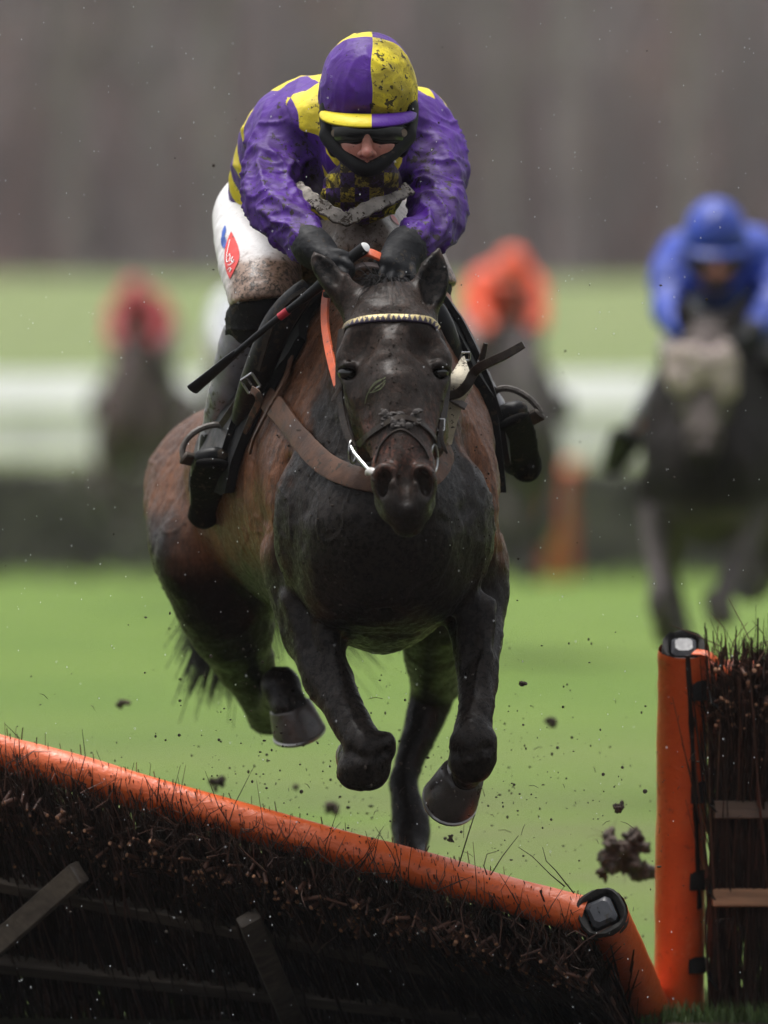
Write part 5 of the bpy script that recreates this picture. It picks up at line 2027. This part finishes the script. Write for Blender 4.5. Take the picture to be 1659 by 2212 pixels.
def follower(px, y, flip, dz, dzh, silk, cap, breech, coat, hl, pl, fleece=None, sleeve=None, jx=1.0):
    """another runner: the same breed of horse and crouch, its own colours"""
    X = (px - 829.5) / S(y)
    # main pair stands about x = -0.02 at y = 0.5
    T = Matrix.Translation((X, y - .5, dz)) @ Matrix.Diagonal((-.90 if flip else .92, 1, 1, 1)) @ Matrix.Translation((.03, 0, 0))

    TJ, TH = T @ Matrix.Translation((-.03, 0, 0)) @ Matrix.Diagonal((jx, 1, 1, 1)) @ Matrix.Translation((.03, 0, 0)), Matrix.Translation((0, 0, dzh)) @ T

    def take(src, name, label, cat, over, group, T):
        rt = empty(name, T @ src.location, label, cat, group)
        for o in list(src.children):
            if o.name.split('.')[0] not in over:
                continue
            c = o.copy()
            COL.objects.link(c)
            c.parent = rt
            c.matrix_parent_inverse = rt.matrix_basis.inverted()
            c.matrix_basis = T @ o.matrix_basis
            for kk in ('label', 'category'):
                if kk in c:
                    del c[kk]
            m = over[o.name.split('.')[0]]
            if m is not None:
                c.material_slots[0].link = 'OBJECT'
                c.material_slots[0].material = m
            for g in o.children:
                if g.name.split('.')[0] == 'boot_foot':
                    d = g.copy()
                    COL.objects.link(d)
                    d.parent = c
                    d.matrix_parent_inverse = c.matrix_basis.inverted() @ rt.matrix_basis if False else Matrix.Identity(4)
                    d.matrix_basis = Matrix.Identity(4)
        return rt
    h = take(horse, 'racehorse', hl, 'horse', {'body': coat, 'hoof': None, 'tail': None, 'mane': None, 'eye': None}, 'horses following behind', TH)
    take(jockey, 'person', pl, 'person', {'body': None, 'silks': silk, 'cap_silk': cap, 'cap_peak': cap, 'helmet_harness': None, 'goggles': None, 'breeches': breech, 'boot': None, 'glove': sleeve, 'sock': None}, 'jockeys following behind', TJ)
    if fleece:
        b = MB()
        rr = random.Random(3)
        for i in range(60):
            a = math.radians(rr.uniform(-100, 100))
            p = Q(868, 800, .0) + np.array([.100 * math.sin(a), -.09 * math.cos(a) + .03, rr.uniform(-.07, .06)])
            b.ball(p, rr.uniform(.026, .045), 7)
        o = b.build('sheepskin_noseband', fleece, h)
        o.matrix_basis = TH
    return h


M_BLUES = simple('royal_blue_silk', (.011, .045, .36), .5, .3, 8)
M_ORANGES = simple('orange_silk', (.80, .085, .016), .5, .3, 8)
M_REDS = simple('red_silk', (.42, .016, .026), .5, .3, 8)
M_WHITES = simple('white_silk', (.72, .72, .80), .5, .2, 8)
M_GREEN = simple('green_sleeve', (.02, .16, .12), .5, .2, 8)
M_BRW = simple('muddy_breeches', (.26, .24, .23), .7, .4, 12)
M_FLEECE = simple('sheepskin', (.44, .36, .33), .9, .3, 20)
follower(1545, 12.0, True, -.07, .13, M_BLUES, M_BLUES, M_BRW, coat2('dark_muddy_coat', (.012, .009, .008), (.10, .085, .085), (.140, .115, .108)),
         'blurred dark muddy horse with pale sheepskin noseband at the right edge', 'blurred jockey in royal blue silks at the right edge', M_FLEECE, None, 1.14)
follower(1108, 29.0, False, .08, .06, M_ORANGES, M_ORANGES, M_BRW, coat2('grey_brown_coat', (.075, .060, .062), (.09, .075, .07), (.115, .100, .098)),
         'blurred grey-brown horse under the jockey in orange', 'blurred jockey in bright orange silks behind the bay horse')
follower(288, 41.0, True, .10, .05, M_REDS, M_REDS, M_BRW, coat2('brown_coat', (.085, .058, .055), (.09, .07, .066), (.10, .075, .072)),
         'blurred brown horse under the jockey in red at the left', 'blurred jockey in red silks and cap at the far left')
follower(548, 34.0, False, .02, .05, M_WHITES, M_WHITES, M_BRW, coat2('dark_brown_coat', (.045, .034, .03), (.05, .04, .036), (.06, .045, .04)),
         'blurred dark horse hidden behind the leading jockey\'s leg', 'blurred jockey in white silks with green cuffs hidden behind the leading jockey\'s leg', None, M_GREEN)

# ------------------------------------------------------------------ flung turf, mud, twigs and rain
M_CLOD = simple('turf_clod_earth', (.080, .056, .043), .85, .5, 70, .003, 120)


def clod(c, size, label, seed):
    F = Field(*(axis((c[i] - size * 1.9, c[i] + size * 1.9, size * .055)) for i in range(3)))
    rr = random.Random(seed)
    for _ in range(16):
        o = np.array([rr.gauss(0, .45), rr.gauss(0, .35), rr.gauss(0, .42)]) * size
        F.blob(c + o, np.array([rr.uniform(.25, .5), rr.uniform(.25, .5), rr.uniform(.2, .45)]) * size, size * .10)
    V, F_ = F.mesh(0)
    Nn = normals(V, F_)
    V = V + Nn * (size * (.26 * fbm(V, 2.2 / size, 4, seed) + .12 * fbm(V, 9.0 / size, 2, seed + 5)))[:, None]
    o = np_obj('turf_clod', V, F_, M_CLOD, None, label, 'clod', 'clods of flung turf')
    b = MB()
    for _ in range(26):
        v = V[rr.randrange(len(V))]
        d = np.array([rr.gauss(0, 1), rr.gauss(0, 1), rr.gauss(0, 1)]) * size * .35
        b.tube([v, v + d * .5 + (0, 0, .1 * size), v + d], [size * .018, size * .012, size * .004], 3, caps=False)
    b.build('roots', M_BIRCH2, o, kind='stuff', angle=0)


for i, (px, py, y, sz, lb) in enumerate([
        (1350, 1852, 1.9, .053, 'large clod of dark earth flying beside the standing hurdle post'),
        (1308, 1885, 1.9, .014, 'small clod of earth flying just left of the large clod'),
        (1335, 1745, .90, .010, 'small dark clod flying above the large clod of earth'),
        (262, 1521, 2.4, .011, 'small clod in the air at the left below the tail'),
        (466, 1688, 2.2, .016, 'brown clod flying above the orange rail on the left'),
        (1190, 1560, 2.6, .012, 'small clod in the air right of the folded foreleg'),
        (716, 1745, 2.8, .016, 'blurred clod in the air below the bent left knee'),
        (640, 1700, 2.6, .008, 'tiny clod in the air below the hind hoof'),
        (972, 1812, .4, .006, 'tiny clod in the air just above the orange rail'),
        (1128, 1477, .5, .007, 'thin scrap of turf in the air right of the forelegs'),
        (452, 1105, 1.0, .004, 'tiny speck of turf beside the stirrup on the left')]):
    clod(Q(px, py, y), sz, lb, 300 + i)

r = random.Random(77)
M_DROP = simple('rain_drop', (.80, .82, .84), .12, .05, bump=0, spec=1.0)
b, m = MB(), MB()
for i in range(620):
    p = Q(r.uniform(0, 1659), r.uniform(0, 2212), r.uniform(-.5, .9))
    s = r.uniform(.0005, .0013)
    b.tube([p + (0, 0, s * 1.4), p, p - (0, 0, s * 1.4)], [s * .3, s, s * .3], 5)
for i in range(1100):
    if r.random() < .92:
        px, py = r.gauss(850, 330), r.gauss(1680, 170)
    else:
        px, py = r.uniform(0, 1659), r.uniform(0, 1900)
    p = Q(px, py, r.uniform(-.3, 1.5))
    s = abs(r.gauss(0, .0011)) + .0005
    m.ball(p, (s * r.uniform(.6, 1.8), s, s * r.uniform(.6, 1.5)), 5)
b.build('rain', M_DROP, None, 'fine bright raindrops falling all over the scene', 'rain', kind='stuff')
m.build('mud_spray', simple('spray_mud', (.045, .034, .026), .7), None, 'dark specks of mud spray in the air round the horse\'s legs', 'mud', kind='stuff')
b = MB()
for pts in ([(990, 1872, .62), (1012, 1800, .6), (1030, 1745, .58), (1040, 1700, .56), (1046, 1672, .55)], [(1060, 1890, .62), (1085, 1850, .6), (1120, 1805, .58)],
            [(1240, 1930, .6), (1200, 1880, .6), (1180, 1860, .6), (1172, 1830, .6)], [(1220, 1915, .6), (1190, 1890, .6), (1150, 1850, .6), (1120, 1830, .6)], [(1052, 1890, .6), (1045, 1870, .6), (1052, 1845, .6), (1075, 1838, .6)]):
    b.tube([Q(*p) for p in pts], list(np.linspace(.0016, .0006, len(pts))), 5)
for _ in range(70):
    p = Q(r.gauss(950, 330), r.gauss(1720, 110), r.uniform(.2, 1.2))
    d = np.array([r.gauss(0, .012), r.gauss(0, .01), r.gauss(0, .012)])
    b.tube([p, p + d * .5 + (0, 0, .003), p + d], [.0007, .0007, .0004], 3)
b.build('flying_twigs', M_BIRCH, None, 'broken birch twigs flying up from the orange rail', 'twigs', kind='stuff', angle=0)
# blades of wet grass stuck to the horse's face
b = MB()
for pts in ([(800, 842), (812, 826), (832, 818)], [(806, 846), (815, 838), (822, 834)], [(790, 872), (797, 848), (812, 830), (834, 816)], [(800, 848), (812, 846), (826, 838)], [(822, 842), (829, 834), (833, 826)], [(812, 838), (822, 832), (834, 822)]):
    P_, N_ = hug_path(pts, off=.002, n=5)
    b.ribbon(P_, N_, .0013, .0006)
b.build('grass_blades', simple('torn_grass', (.14, .16, .075), .6), horse)

# crumbs of mud stuck to the face, neck and breast
r = random.Random(21)
b = MB()
for _ in range(620):
    if r.random() < .5:
        px, py, y0 = r.gauss(852, 52), r.uniform(640, 1060), -2.0
    else:
        px, py, y0 = r.uniform(600, 1060), r.uniform(930, 1330), .16
    p, nr = hug(px, py, y0, .0006)
    if p is None or p[1] > .7:
        continue
    s = .0006 + .0022 * r.random() ** 3
    b.ball(p, (s * r.uniform(.7, 1.8), s, s * r.uniform(.7, 1.6)), 6)
b.build('mud_crumbs', simple('drying_mud', (.040, .031, .026), .8, .5, 90, .001, 300, spec=.15), horse, kind='stuff')

# ------------------------------------------------------------------ wet grey air
hz = MB()
hz.box((0, 120, 20), (140, 0, 0), (0, 170, 0), (0, 0, 22))
hm_ = bpy.data.materials.new('rain_haze')
hm_.use_nodes = True
nt = hm_.node_tree
nt.nodes.remove(nt.nodes['Principled BSDF'])
pv = nt.nodes.new('ShaderNodeVolumePrincipled')
pv.inputs['Color'].default_value = (.93, .94, .96, 1)
pv.inputs['Density'].default_value = .00028
pv.inputs['Anisotropy'].default_value = .2
nt.links.new(pv.outputs[0], nt.nodes['Material Output'].inputs['Volume'])
hz.build('haze', hm_, None, 'thin grey rain haze filling the air over the course', 'haze', kind='stuff', smooth=False)
